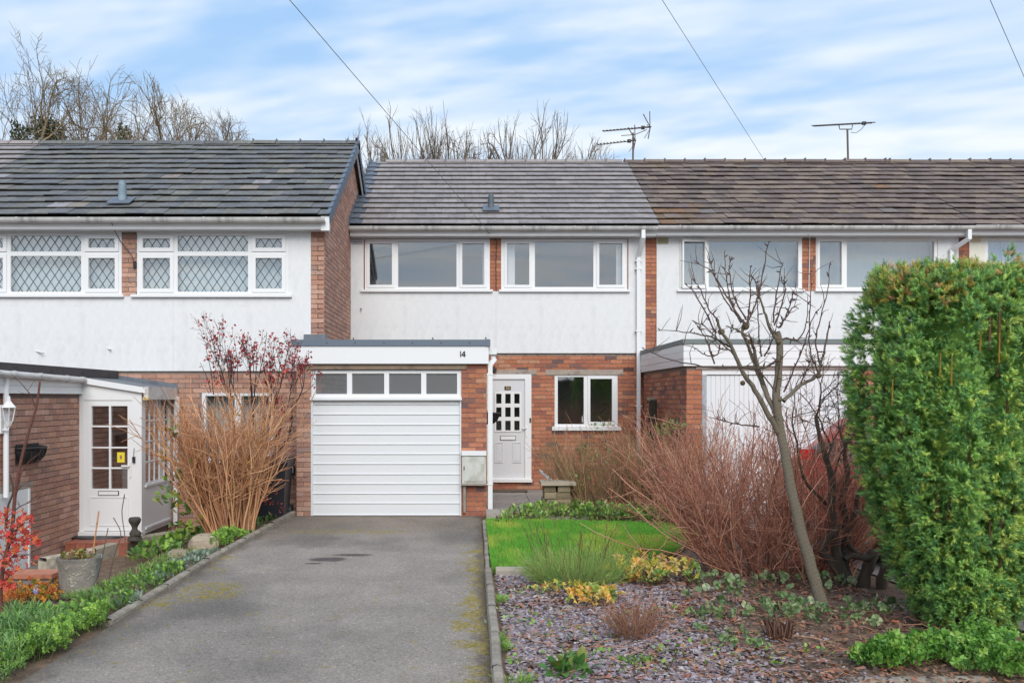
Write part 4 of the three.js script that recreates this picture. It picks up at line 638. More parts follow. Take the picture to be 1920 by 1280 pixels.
// edging along the drive and the lawn
function edging(name, label, pts, w, h, len, mats, seed, round = true) {
  const g = thing(name, label, 'edging'), r = rngOf(seed); let carry = 0;
  for (let k = 0; k + 1 < pts.length; k++) {
    const a = pts[k], b = pts[k + 1], L = a.distanceTo(b), n = Math.max(1, Math.round(L / len)), dir = b.clone().sub(a).normalize(), ang = Math.atan2(dir.x, dir.z);
    for (let i = 0; i < n; i++) { const l = L / n - 0.012, c = a.clone().addScaledVector(dir, (i + 0.5) * L / n), gb = new GB(), prof = round ? [[-w / 2, -0.12], [-w / 2, h * 0.62], [-w * 0.36, h * 0.92], [0, h], [w * 0.36, h * 0.92], [w / 2, h * 0.62], [w / 2, -0.12]] : [[-w / 2, -0.12], [-w / 2, h - 0.012], [-w / 2 + 0.012, h], [w / 2 - 0.012, h], [w / 2, h - 0.012], [w / 2, -0.12]];
      for (let q = 0; q + 1 < prof.length; q++) gb.quad(V(prof[q][0], prof[q][1], l / 2), V(prof[q + 1][0], prof[q + 1][1], l / 2), V(prof[q + 1][0], prof[q + 1][1], -l / 2), V(prof[q][0], prof[q][1], -l / 2)); gb.quad(V(-w / 2, -0.12, l / 2), V(w / 2, -0.12, l / 2), V(w / 2, h * 0.7, l / 2), V(-w / 2, h * 0.7, l / 2)).quad(V(w / 2, -0.12, -l / 2), V(-w / 2, -0.12, -l / 2), V(-w / 2, h * 0.7, -l / 2), V(w / 2, h * 0.7, -l / 2));
      const m = part('edging_stone', gb, pick(mats, r), g); m.position.copy(c); m.position.y += (r() - 0.5) * 0.012; m.rotation.set(0, ang + (r() - 0.5) * 0.03, (r() - 0.5) * 0.06); }
  }
  return g;
}
const edgeMats = [[0.44, 0.385, 0.32], [0.38, 0.33, 0.27], [0.48, 0.42, 0.35]].map((c) => std(c, 0.95, { map: oldTileT, bumpMap: grainB, bumpScale: 0.006 }));
edging('drive_edging', 'weathered concrete edging between the drive and slate bed', [V(0.165, 0.0, -4.4), V(0.165, 0.0, -9.75)], 0.075, 0.085, 0.9, edgeMats, 3);
edging('drive_edging', 'thin mossy edging between the drive and the lawn', [V(0.165, 0.0, -9.76), V(0.175, 0.0, -13.8)], 0.05, 0.045, 0.9, edgeMats, 4);
edging('drive_edging', 'rounded edging between the drive and the hydrangea bed', [V(-2.89, 0.0, -7.6), V(-2.88, 0.02, -10.4), V(-2.80, 0.03, -12.6), V(-2.72, 0.03, -14.6)], 0.08, 0.05, 0.7, edgeMats, 5);
edging('lawn_edging', 'pale rounded kerb at the front edge of the lawn', [V(0.235, 0.0, -9.72), V(0.80, 0.0, -9.70)], 0.09, 0.10, 0.9, [std([0.40, 0.36, 0.31], 0.9, { map: grainT })], 6);
edging('bed_edging', 'mossy concrete kerb along the front of the geranium bed', [V(2.3, 0.02, -5.98), V(3.25, 0.02, -6.0)], 0.1, 0.045, 0.95, edgeMats, 7);
edging('path_edging', 'cream block edging along the neighbour\'s path', [gnd(78, 1052, -0.2), gnd(170, 1034, -0.2), gnd(250, 1012, -0.2), gnd(335, 998, -0.2)].map((p) => p.setY(-0.30)), 0.14, 0.14, 0.6, [std([0.58, 0.52, 0.42], 0.9, { map: grainT }), std([0.44, 0.40, 0.32], 0.9, { map: grainT })], 8, false);
// ================================================================ plants
const UP = V(0, 1, 0);
const randDir = (r) => { const a = r() * 6.283, z = rr(-1, 1, r), s = Math.sqrt(1 - z * z); return V(s * Math.cos(a), z, s * Math.sin(a)); };
const jig = (c, a, r) => { const k = 1 + rr(-a, a, r); return c.map((x) => x * k); };
// recursive branching into one mesh of tapered tubes
function grow(gb, r, p, d, len, rad, lev, o) {
  const n = o.segs ?? 4, pts = [p.clone()], rs = [rad]; let q = p.clone(), dir = d.clone();
  const end = lev >= o.levels ? (o.tip ?? 0.35) : 0.62;
  for (let k = 1; k <= n; k++) { dir.addScaledVector(randDir(r), o.wob ?? 0.16).addScaledVector(UP, (o.up ?? 0.05)).normalize(); q = q.clone().addScaledVector(dir, len / n); pts.push(q); rs.push(lerp(rad, rad * end, k / n)); }
  gb.color(jig(o.cols[Math.min(lev, o.cols.length - 1)], 0.16, r)).tube(pts, rs, lev < 2 ? 7 : lev < 3 ? 5 : 3, lev < 2); if (o.tips && lev >= o.levels - 1) for (let k = 1; k < pts.length; k++) o.tips.push([pts[k], dir.clone()]);
  if (lev >= o.levels) return;
  const m = o.kids[Math.min(lev, o.kids.length - 1)];
  for (let k = 0; k < m; k++) {
    const t = k === 0 && (o.lead ?? true) ? 1 : lerp(o.from ?? 0.35, 1, (k + r() * 0.8) / m), f = Math.min(n - 1e-4, t * n), i = Math.floor(f), s = pts[i].clone().lerp(pts[i + 1], f - i), local = lerp(rs[i], rs[i + 1], f - i);
    const ax = randDir(r).cross(dir).normalize(), ang = (t === 1 ? 0.3 : 1) * rr(o.spread[0], o.spread[1], r), nd = dir.clone().applyAxisAngle(ax, ang);
    grow(gb, r, s, nd, len * rr(o.ratio[0], o.ratio[1], r), Math.max(o.min ?? 0.004, local * (t === 1 ? 0.9 : rr(0.5, 0.72, r))), lev + 1, o);
  }
}
// ---- bare trees beyond the roofs
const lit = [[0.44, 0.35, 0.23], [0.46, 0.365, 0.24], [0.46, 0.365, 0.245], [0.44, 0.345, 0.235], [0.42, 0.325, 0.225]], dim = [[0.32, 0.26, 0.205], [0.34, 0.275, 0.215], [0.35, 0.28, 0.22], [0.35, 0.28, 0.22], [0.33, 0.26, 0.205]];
function bareTree(label, x0, x1, topPy, D, o, seed, stems, fan) {   // crown spans photo columns x0..x1 at depth D
  const r = rngOf(seed), g = thing('bare_tree', label, 'tree', 'leafless trees beyond the roofs'), H = sy(topPy, D), cx = sx((x0 + x1) / 2, D), gb = new GB(), fork = H * (o.fork ?? 0.56);
  part('trunk', new GB().color(o.cols[0]).tube([V(cx, -0.3, -D), V(cx + 0.1, fork * 0.5, -D), V(cx, fork, -D)], [0.36, 0.28, 0.22], 9), MT.bark, g);
  for (let k = 0; k < stems; k++) { const t = stems > 1 ? k / (stems - 1) - 0.5 : 0, a = V(t * fan + rr(-0.1, 0.1, r), 1, rr(-0.35, 0.35, r)).normalize(); grow(gb, r, V(0, 0, 0), a, 3.2 * rr(0.85, 1.1, r), 0.16, 1, o); }
  const ys = [], xs = []; for (let k = 0; k < gb.p.length; k += 3) { xs.push(gb.p[k]); ys.push(gb.p[k + 1]); } xs.sort((p, q) => p - q); ys.sort((p, q) => p - q); const q = (l, t) => l[Math.floor(t * (l.length - 1))], top = q(ys, 0.995), lo = q(xs, 0.02), hi = q(xs, 0.98);
  const fy = (H - fork) / (top * 0.91), wx = sx(x1, D) - sx(x0, D), fx = clamp(wx / (hi - lo), 0.6 * fy, 2.6 * fy); for (let k = 0; k < gb.p.length; k += 3) { if (gb.p[k + 1] > top * 0.82) gb.p[k + 1] = top * 0.82 + (gb.p[k + 1] - top * 0.82) * 0.4; const xn = clamp(Math.abs((gb.p[k] - (lo + hi) / 2) / ((hi - lo) / 2)), 0, 1.3); gb.p[k + 1] *= 1 - (o.dome ?? 0.3) * xn * xn; gb.p[k] = cx + (gb.p[k] - (lo + hi) / 2 * clamp(gb.p[k + 1] / 2)) * fx; gb.p[k + 1] = fork - 0.05 + gb.p[k + 1] * fy; gb.p[k + 2] = -D + gb.p[k + 2] * fy; }
  part('crown', gb, MT.bark, g);
}
{
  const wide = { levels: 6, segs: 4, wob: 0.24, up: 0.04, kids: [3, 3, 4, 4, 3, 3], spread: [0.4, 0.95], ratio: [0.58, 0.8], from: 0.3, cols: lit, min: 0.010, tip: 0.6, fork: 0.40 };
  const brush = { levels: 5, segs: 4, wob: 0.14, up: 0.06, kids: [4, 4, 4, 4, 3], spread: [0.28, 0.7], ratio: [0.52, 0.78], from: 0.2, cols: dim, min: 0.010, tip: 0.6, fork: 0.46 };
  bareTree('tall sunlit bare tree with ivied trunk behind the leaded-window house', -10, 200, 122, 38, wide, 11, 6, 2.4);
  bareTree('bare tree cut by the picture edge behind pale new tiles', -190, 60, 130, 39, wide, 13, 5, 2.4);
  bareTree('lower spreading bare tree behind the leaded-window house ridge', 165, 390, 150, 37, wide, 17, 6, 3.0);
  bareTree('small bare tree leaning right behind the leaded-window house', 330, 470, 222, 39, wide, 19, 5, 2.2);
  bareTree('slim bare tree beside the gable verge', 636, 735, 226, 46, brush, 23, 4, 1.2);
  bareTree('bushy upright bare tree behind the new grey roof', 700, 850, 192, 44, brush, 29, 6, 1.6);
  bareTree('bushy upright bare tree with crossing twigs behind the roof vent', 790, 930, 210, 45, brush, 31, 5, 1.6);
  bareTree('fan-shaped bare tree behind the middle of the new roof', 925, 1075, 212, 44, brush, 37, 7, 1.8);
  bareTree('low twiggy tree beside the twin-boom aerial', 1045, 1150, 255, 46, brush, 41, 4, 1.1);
  // ivy on the tall tree and an evergreen edge
  const r = rngOf(43), leaf = new GB(); leaf.tri(V(-0.5, 0, 0), V(0.5, 0, 0), V(0, 0.9, 0.2)).tri(V(-0.5, 0, 0), V(0, -0.4, 0.1), V(0.5, 0, 0)); const lg = leaf.geo();
  const ivy = thing('ivy', 'dark green ivy climbing the tall bare tree', 'ivy'), li = []; for (let k = 0; k < 2600; k++) { const t = Math.pow(r(), 1.3), c = pick([[90, 250, 30], [78, 262, 24], [104, 258, 22], [38, 262, 14], [233, 266, 10]], r), p = at(c[0], c[1] + rr(-28, 40, r), 37.4); const a = randDir(r); p.x += a.x * rr(0, c[2] / 46, r); p.z += a.z * 0.7; li.push({ m: mat4(p, new THREE.Euler(rr(-1, 1, r), r() * 6.3, rr(-1, 1, r)), rr(0.05, 0.12, r)), c: jig(srgb(58, 74, 34), 0.4, r) }); } instanced('ivy_leaves', lg, MT.leaf, li, ivy); part('ivy_stem', new GB().color([0.12, 0.09, 0.06]).tube([at(96, 330, 37.4), at(90, 270, 37.4), at(92, 235, 37.4)], [0.06, 0.05, 0.02], 5), MT.bark, ivy);
}
// ---- clipped yew
const needleGeo = (() => { const gb = new GB(), r = rngOf(2); for (let s = 0; s < 3; s++) { const ax = V((s - 1) * 0.5, 1, s === 1 ? 0.25 : -0.1).normalize(), side0 = ax.clone().cross(V(0.2, 0.1, 1)).normalize(), L = s === 1 ? 1 : 0.75; for (let k = 0; k < 9; k++) for (const q of [-1, 1]) { const b = ax.clone().multiplyScalar(L * (0.08 + k / 9.5)), d = side0.clone().multiplyScalar(q).applyAxisAngle(ax, rr(-0.9, 0.9, r)).addScaledVector(ax, 0.75).normalize(), t = b.clone().addScaledVector(d, 0.42 * (1 - 0.3 * k / 9)), w = ax.clone().cross(d).normalize().multiplyScalar(0.042); gb.tri(b.clone().sub(w), b.clone().add(w), t); } } return gb.geo(); })();
{
  const g = thing('yew', 'tall clipped yew with dense green needles and orange-tipped top', 'yew', undefined, V(3.86, 0, -7.5)), r = rngOf(71), li = [];
  const prof = (y) => { const ks = [[0.08, 0.22, 0.26], [0.3, 0.36, 0.36], [0.55, 0.46, 0.46], [0.85, 0.55, 0.52], [1.2, 0.68, 0.58], [1.7, 0.78, 0.64], [2.3, 0.75, 0.64], [2.6, 0.71, 0.60], [2.8, 0.66, 0.56]]; for (let k = 0; k + 1 < ks.length; k++) if (y <= ks[k + 1][0]) { const t = clamp((y - ks[k][0]) / (ks[k + 1][0] - ks[k][0])); return [lerp(ks[k][1], ks[k + 1][1], t), lerp(ks[k][2], ks[k + 1][2], t)]; } return [0.8, 0.68]; };
  // upright plumes packed round the crown; every sprig belongs to one clump of a plume
  const clumps = [], N = 13;
  for (let ring = 0; ring < 2; ring++) for (let k = 0; k < N; k++) { const th = (k + ring * 0.5) / N * 6.283 + rr(-0.07, 0.07, r), out = ring ? rr(0.64, 0.82, r) : rr(0.88, 1.03, r), tip = rr(2.42, 2.78, r), hue = r(); let y = rr(0.1, 0.3, r); while (y < tip) { const sz = rr(0.095, 0.15, r) * (y > tip - 0.3 ? 0.75 : 1); if (r() > 0.07) clumps.push({ th: th + rr(-0.05, 0.05, r), y, k: out * rr(0.88, 1.02, r), s: sz, hue: r() * 0.6 + hue * 0.4 }); y += sz * rr(0.7, 1.1, r); } }
  for (let k = 0; k < 130; k++) clumps.push({ top: true, u: Math.sqrt(r()), th: r() * 6.283, y: 2.60 + rr(-0.05, 0.1, r), s: rr(0.09, 0.16, r), hue: r() });
  const sup = (th, n = 2.8) => { const c = Math.cos(th), s = Math.sin(th); return 1 / Math.pow(Math.abs(c) ** n + Math.abs(s) ** n, 1 / n); };
  for (const c of clumps) {
    const [wx, wz] = prof(c.y), m = sup(c.th) * (c.top ? c.u * 0.95 : c.k), ctr = V(Math.cos(c.th) * wx * m, c.y, Math.sin(c.th) * wz * m), outw = V(Math.cos(c.th), 0, Math.sin(c.th)), n = Math.round(66 * (c.s / 0.14) ** 2);
    for (let k = 0; k < n; k++) { const d = randDir(r); if (!c.top && d.dot(outw) < -0.45) continue; const p = ctr.clone().addScaledVector(V(d.x, d.y * 1.25, d.z), c.s * Math.pow(r(), 0.4)); const dir = d.clone().multiplyScalar(0.7).addScaledVector(outw, c.top ? 0.1 : 0.55).addScaledVector(UP, c.top ? 0.9 : 0.45).addScaledVector(randDir(r), 0.3).normalize();
      const qt = new THREE.Quaternion().setFromUnitVectors(UP, dir).multiply(new THREE.Quaternion().setFromAxisAngle(UP, r() * 6.3)); const t = r(), tipTop = c.y > 2.56 && r() < (c.top ? 0.4 : 0.12);
      const col = tipTop ? pick([srgb(204, 182, 88), srgb(214, 168, 112), srgb(190, 188, 84)], r) : t < 0.1 + 0.3 * (c.hue > 0.6 ? 1 : 0) ? srgb(192, 212, 104) : t < 0.62 ? srgb(148, 190, 94) : srgb(106, 156, 84);
      li.push({ m: new THREE.Matrix4().compose(p, qt, V(1, 1, 1).multiplyScalar(rr(0.05, 0.08, r))), c: jig(col, 0.2, r) }); }
  }
  instanced('needles', needleGeo, MT.leaf, li, g);
  const core = new GB(), rings = [0.1, 0.4, 0.8, 1.2, 1.7, 2.3, 2.5, 2.62]; const ring = (y, f) => [...Array(20)].map((_, k) => { const th = k / 20 * 6.283, [wx, wz] = prof(y), m = sup(th) * f; return V(Math.cos(th) * wx * m, y, Math.sin(th) * wz * m); }); for (let k = 0; k + 1 < rings.length; k++) { const a = ring(rings[k], 0.5), b = ring(rings[k + 1], k === rings.length - 2 ? 0.4 : 0.5); for (let q = 0; q < 20; q++) core.quad(a[(q + 1) % 20], a[q], b[q], b[(q + 1) % 20]); } part('inner_foliage', core, std(srgb(148, 190, 94), 1), g);
  const tw = new GB(); for (let k = 0; k < 26; k++) { const th = rr(0.2, 2.94, r), y = rr(0.5, 2.3, r), [wx, wz] = prof(y), m = sup(th) * rr(0.84, 0.97, r), p = V(Math.cos(th) * wx * m, y, Math.sin(th) * wz * m); tw.color(jig([0.24, 0.13, 0.075], 0.2, r)).tube([p, p.clone().add(V(rr(-0.02, 0.02, r), rr(0.2, 0.35, r), 0.015))], [0.011, 0.007], 5); } for (let k = 0; k < 9; k++) { const th = rr(0.3, 2.84, r), y = rr(1.5, 2.4, r), [wx, wz] = prof(y), m = sup(th) * rr(1.0, 1.05, r), p = V(Math.cos(th) * wx * m, y, Math.sin(th) * wz * m); tw.color(srgb(186, 160, 58)).tube([p, p.clone().add(V(0, rr(0.1, 0.22, r), 0.01))], [0.008, 0.005], 5); } part('shoots', tw, MT.bark, g);
  part('trunk', new GB().color([0.11, 0.075, 0.055]).tube([V(0.02, -0.06, 0), V(0, 0.2, 0.02), V(0.03, 0.7, 0)], [0.13, 0.10, 0.09], 9).tube([V(-0.2, -0.06, -0.1), V(-0.12, 0.3, -0.05), V(-0.05, 0.7, 0)], [0.08, 0.07, 0.05], 7), MT.bark, g);
}
// ---- the pruned bare sapling, limb by limb
{
  const D0 = 8.0, g = thing('sapling', 'young bare tree with smooth grey leaning trunk and pruned knobbly branches', 'tree'), r = rngOf(91), barkC = [0.36, 0.31, 0.26], thin = [0.24, 0.15, 0.14], P = (q, dz = 0) => at(q[0], q[1], D0 - dz);
  const smoothed = (q, dz0, dz1) => { const c = new THREE.CatmullRomCurve3(q.map((a, k) => P(a, lerp(dz0, dz1, k / (q.length - 1))))); return c.getPoints(q.length * 4); };
  const limb = (q, r0, r1, dz0, dz1, col, sides = 7, wig = 0) => { const pts = smoothed(q, dz0, dz1); if (wig) pts.forEach((p, k) => { if (k) p.addScaledVector(randDir(r), wig); }); return new GB().color(jig(col, 0.1, r)).tube(pts, pts.map((_, k) => lerp(r0, r1, k / (pts.length - 1)) * (1 + 0.035 * Math.sin(k * 2.1))), sides); };
  part('trunk', limb([[1552, 1165], [1535, 1110], [1518, 1050], [1500, 985], [1487, 930], [1475, 865], [1463, 800], [1456, 745], [1460, 700], [1463, 655], [1458, 622]], 0.052, 0.025, 0, 0, barkC, 10, 0.003), MT.bark, g);
  const limbs = [ // [points, r0, r1, depth there]
    [[[1462, 815], [1440, 775], [1415, 730], [1395, 700], [1380, 668], [1366, 640], [1352, 622], [1344, 598]], 0.036, 0.017, 0.0, 0.35], [[[1462, 790], [1440, 745], [1424, 705], [1412, 672], [1400, 640], [1392, 622], [1398, 606]], 0.033, 0.015, 0, -0.25], [[[1440, 745], [1422, 690], [1412, 645], [1408, 632]], 0.028, 0.015, -0.1, 0.2],
    [[[1470, 752], [1486, 735], [1508, 718], [1528, 708], [1535, 702], [1540, 680], [1547, 655], [1552, 628], [1557, 602]], 0.026, 0.009, 0, -0.2], [[[1460, 640], [1445, 618], [1436, 590], [1425, 560], [1418, 535]], 0.024, 0.008, 0, 0.1], [[[1463, 668], [1445, 684], [1420, 690], [1385, 688], [1345, 690], [1300, 683], [1262, 676], [1228, 663], [1203, 652]], 0.016, 0.004, 0, 0.5], [[[1368, 650], [1340, 634], [1310, 626], [1280, 622], [1250, 619], [1232, 620]], 0.011, 0.003, 0.2, 0.5], [[[1365, 655], [1350, 655], [1346, 664], [1335, 668], [1320, 664], [1303, 652], [1290, 648], [1272, 645]], 0.010, 0.004, 0.2, 0.45],
    [[[1407, 632], [1390, 622], [1376, 615], [1362, 611]], 0.014, 0.008, 0.2, 0.3], [[[1460, 640], [1476, 634], [1494, 638], [1505, 626], [1512, 606], [1515, 580], [1515, 555]], 0.013, 0.004, 0, -0.3],
  ]; for (const [q, a, b, z0, z1] of limbs) part('branch', limb(q, a * 0.68, b * 0.6, z0, z1, b < 0.006 ? [0.19, 0.15, 0.135] : barkC, 7, 0.004), MT.bark, g);
  // straight new shoots
  const shoots = [[[1344, 624], [1325, 590], [1300, 545], [1285, 532]], [[1348, 602], [1330, 580], [1312, 540], [1298, 522]], [[1398, 612], [1365, 560], [1335, 510], [1302, 488]], [[1398, 606], [1372, 580], [1352, 545], [1338, 510], [1327, 480]], [[1390, 605], [1370, 560], [1362, 520], [1359, 468]], [[1400, 600], [1378, 560], [1368, 500], [1372, 484]], [[1402, 604], [1407, 560], [1406, 520], [1407, 500]], [[1400, 610], [1420, 560], [1428, 528], [1438, 470], [1442, 452]], [[1425, 555], [1418, 530], [1408, 515]], [[1450, 605], [1455, 560], [1462, 520], [1468, 492]], [[1452, 610], [1470, 560], [1471, 528], [1462, 525]], [[1460, 615], [1478, 590], [1490, 575], [1498, 578]], [[1464, 612], [1480, 580], [1488, 545]], [[1428, 668], [1424, 630], [1421, 570], [1425, 545]], [[1434, 668], [1448, 640], [1456, 615]], [[1535, 700], [1520, 660], [1518, 600], [1521, 540], [1522, 505]], [[1540, 690], [1530, 640], [1541, 590], [1552, 545], [1557, 490]], [[1470, 735], [1490, 690], [1510, 640], [1530, 585], [1540, 575]], [[1380, 668], [1350, 640], [1320, 610], [1305, 605]], [[1340, 682], [1330, 650], [1318, 625], [1305, 606]], [[1462, 745], [1440, 715], [1420, 690], [1405, 655], [1395, 625]], [[1455, 735], [1460, 700], [1465, 665]], [[1500, 722], [1515, 690], [1522, 670]], [[1424, 815 - 15], [1390, 796], [1360, 790], [1330, 782]]];
  for (const q of shoots) { const dz = rr(-0.3, 0.35, r); part('shoot', limb(q, 0.0078, 0.003, dz * 0.5, dz, thin, 5, 0.005), MT.bark, g); }
  { const tw = new GB(); for (const q of [...shoots, ...limbs.map((l) => l[0])]) for (let k = 0; k < 5; k++) { const i = Math.floor(r() * (q.length - 1)), t = r(), p = P([lerp(q[i][0], q[i + 1][0], t), lerp(q[i][1], q[i + 1][1], t)], rr(-0.1, 0.15, r)), d0 = randDir(r).addScaledVector(UP, 0.9).normalize(), L = rr(0.06, 0.26, r), m = p.clone().addScaledVector(d0, L * 0.5), e = m.clone().addScaledVector(d0.clone().addScaledVector(randDir(r), 0.4).normalize(), L * 0.5); tw.color(jig(thin, 0.25, r)).tube([p, m, e], [0.0036, 0.0026, 0.0014], 4, false); } part('twiglets', tw, MT.bark, g, 'stuff'); }
  const buds = new GB(); for (const q of [...shoots, ...limbs.map((l) => l[0])]) for (let k = 0; k < 7; k++) { const i = Math.floor(r() * (q.length - 1)), t = r(), c = P([lerp(q[i][0], q[i + 1][0], t), lerp(q[i][1], q[i + 1][1], t)], rr(-0.15, 0.2, r)), d = randDir(r).addScaledVector(UP, 0.6).normalize(), L = rr(0.015, 0.06, r); buds.color(jig([0.16, 0.085, 0.075], 0.3, r)).tube([c, c.clone().addScaledVector(d, L * 0.5), c.clone().addScaledVector(d, L)], [0.004, 0.006, 0.002], 4, false); } part('spurs_and_buds', buds, MT.bark, g, 'stuff');
  const kn = new GB(); for (const [x, y, s] of [[1353, 622, 0.04], [1398, 612, 0.045], [1460, 640, 0.035], [1393, 718, 0.03], [1535, 704, 0.035], [1462, 748, 0.035], [1408, 640, 0.035]]) { const ig = new THREE.IcosahedronGeometry(s * 0.75, 1); kn.color(jig([0.25, 0.19, 0.12], 0.15, r)).add(ig, mat4(P([x, y], 0.02), new THREE.Euler(r(), r(), r()), V(1, 0.8, 1))); } part('pruning_knuckles', kn, MT.bark, g, 'stuff');
}
// ---- twiggy shrubs: many thin stems from one stool
function twigShrub(name, label, category, base, n, o, seed, group) {
  const r = rngOf(seed), g = thing(name, label, category, group), main = new GB(), fine = new GB();
  for (let k = 0; k < n; k++) {
    const a = r() * 6.283, rad = Math.sqrt(r()) * o.foot, p = base.clone().add(V(Math.cos(a) * rad * (o.flat ?? 1), -0.03, Math.sin(a) * rad)), lean = o.lean * (0.15 + 0.95 * Math.pow(r(), 0.8)), h = o.h * rr(0.62, 1.05, r), b = a + rr(-0.6, 0.6, r), d = V(Math.cos(b) * Math.sin(lean) + (o.drift ?? 0), Math.cos(lean), Math.sin(b) * Math.sin(lean)).normalize();
    const pts = [p], rs = [o.r * rr(0.6, 1.2, r)], m = 6; let q = p, dir = d.clone(); for (let i = 1; i <= m; i++) { dir.addScaledVector(randDir(r), o.wob).addScaledVector(UP, o.up ?? 0).normalize(); q = q.clone().addScaledVector(dir, h / m); if (q.y < 0.03) q.y = 0.03; pts.push(q); rs.push(lerp(rs[0], o.tip, i / m)); }
    main.color(jig(pick(o.cols, r), 0.18, r)).tube(pts, rs, o.sides ?? 4, false);
    for (let i = 0; i < o.side; i++) { const t = rr(o.sideFrom ?? 0.3, 1, r) * (m - 0.001), j = Math.floor(t), s = pts[j].clone().lerp(pts[j + 1], t - j), dd = pts[j + 1].clone().sub(pts[j]).normalize()  .addScaledVector(randDir(r), rr(0.4, o.tangle ?? 0.9, r)).addScaledVector(UP, 0.1).normalize(), L = h * rr(0.10, o.sideLen ?? 0.3, r), e = s.clone().addScaledVector(dd, L * 0.55), e2 = e.clone().addScaledVector(dd.clone().addScaledVector(randDir(r), 0.35).normalize(), L * 0.45); fine.color(jig(pick(o.cols, r), 0.22, r)).tube([s, e, e2], [lerp(rs[j], rs[j + 1], t - j) * 0.6, o.tip, o.tip * 0.7], 3, false); if (o.tips) o.tips.push([e, dd], [e2, dd]); }
    if (o.tips) o.tips.push([pts[m], dir.clone()], [pts[m - 1], dir.clone()]);
  }
  part('stems', main, MT.vc, g, 'stuff'); part('twigs', fine, MT.vc, g, 'stuff'); return g;
}
const leafGeo = (() => { const gb = new GB(), pts = [[0, 0], [0.28, 0.28], [0.3, 0.55], [0.14, 0.85], [0, 1]]; for (const s of [-1, 1]) for (let k = 0; k + 1 < pts.length; k++) { const f = (q, m) => V(m * q[0], q[1], 0.12 * q[0] * 2 - 0.22 * q[1] * q[1]); const a = f([0, pts[k][1]], 1), b = f(pts[k], s), c = f(pts[k + 1], s), d = f([0, pts[k + 1][1]], 1); s > 0 ? gb.quad(a, b, c, d) : gb.quad(d, c, b, a); } return gb.geo(); })();
const roundLeaf = (lobes, deep) => { const gb = new GB(), n = lobes * 4, c = V(0, 0.45, 0.0); const p = (k) => { const a = -Math.PI / 2 + 0.25 + (k / n) * (2 * Math.PI - 0.5), q = 0.5 * (1 - deep * Math.abs(Math.sin(k / n * lobes * Math.PI + Math.PI / 2))); return V(Math.cos(a) * q, 0.5 + Math.sin(a) * q, 0.10 * Math.cos(k * Math.PI / 2) + 0.05); }; for (let k = 0; k < n; k++) gb.tri(c, p(k), p(k + 1)); return gb.geo(); };
const grassGeo = (() => { const gb = new GB(); for (let k = 0; k < 4; k++) { const a = k * 1.6, w = V(-Math.sin(a) * 0.035, 0, Math.cos(a) * 0.035), o = V(Math.cos(a) * 0.05, 0, Math.sin(a) * 0.05), m = V(Math.cos(a) * 0.2, 0.6, Math.sin(a) * 0.2), t = V(Math.cos(a) * 0.5, 0.95 - 0.15 * (k % 2), Math.sin(a) * 0.5); gb.quad(o.clone().sub(w), o.clone().add(w), m.clone().add(w), m.clone().sub(w)); gb.tri(m.clone().sub(w), m.clone().add(w), t); } return gb.geo(); })();
const lobed = roundLeaf(5, 0.42), rounded = roundLeaf(5, 0.14), lamium = roundLeaf(3, 0.06);
const leafAt = (p, dir, s, c, r) => ({ m: new THREE.Matrix4().compose(p, new THREE.Quaternion().setFromUnitVectors(UP, dir.clone().normalize()).multiply(new THREE.Quaternion().setFromAxisAngle(UP, r() * 6.3)), V(s, s, s)), c });
const redBrown = [srgb(170, 112, 90), srgb(184, 126, 104), srgb(150, 98, 80), srgb(196, 146, 122)], olive = [srgb(152, 124, 90), srgb(166, 134, 98), srgb(134, 114, 78), srgb(178, 140, 108)], straw = [srgb(204, 152, 110), srgb(212, 164, 122), srgb(190, 136, 98), srgb(172, 124, 92)];
twigShrub('spiraea', 'broad leafless russet shrub with dense fine twigs beside the sapling', 'shrub', gnd(1462, 1075), 270, { foot: 0.5, flat: 1.45, lean: 0.84, h: 1.75, r: 0.0075, tip: 0.0028, wob: 0.2, up: 0.03, cols: [srgb(184, 120, 94), srgb(166, 106, 84), srgb(196, 138, 112), srgb(138, 90, 74), srgb(206, 156, 128)], side: 15, sideLen: 0.27, sideFrom: 0.15, tangle: 1.8, drift: -0.06 }, 5);
twigShrub('garden_shrub', 'leafless olive-brown shrub below the ground floor window', 'shrub', V(sx(1130, 14.8), 0, -14.8), 190, { foot: 0.45, flat: 1.3, lean: 0.62, h: 1.35, r: 0.009, tip: 0.003, wob: 0.12, up: 0.02, cols: olive, side: 7, sideLen: 0.34 }, 6, 'bare shrubs along the house front');
twigShrub('garden_shrub', 'leafless pale brown shrub below the white downpipe', 'shrub', V(sx(1228, 14.6), 0, -14.6), 170, { foot: 0.4, lean: 0.72, h: 1.45, r: 0.010, tip: 0.003, wob: 0.15, up: 0.02, cols: [...straw.slice(2), ...olive, ...redBrown], side: 7, sideLen: 0.34 }, 7, 'bare shrubs along the house front');
twigShrub('garden_shrub', 'leafless pinkish shrub before the brick garage flank', 'shrub', V(sx(1330, 13.2), 0, -13.2), 150, { foot: 0.45, lean: 0.75, h: 1.5, r: 0.008, tip: 0.003, wob: 0.12, up: 0.02, cols: redBrown, side: 6, sideLen: 0.3 }, 8, 'bare shrubs along the house front');
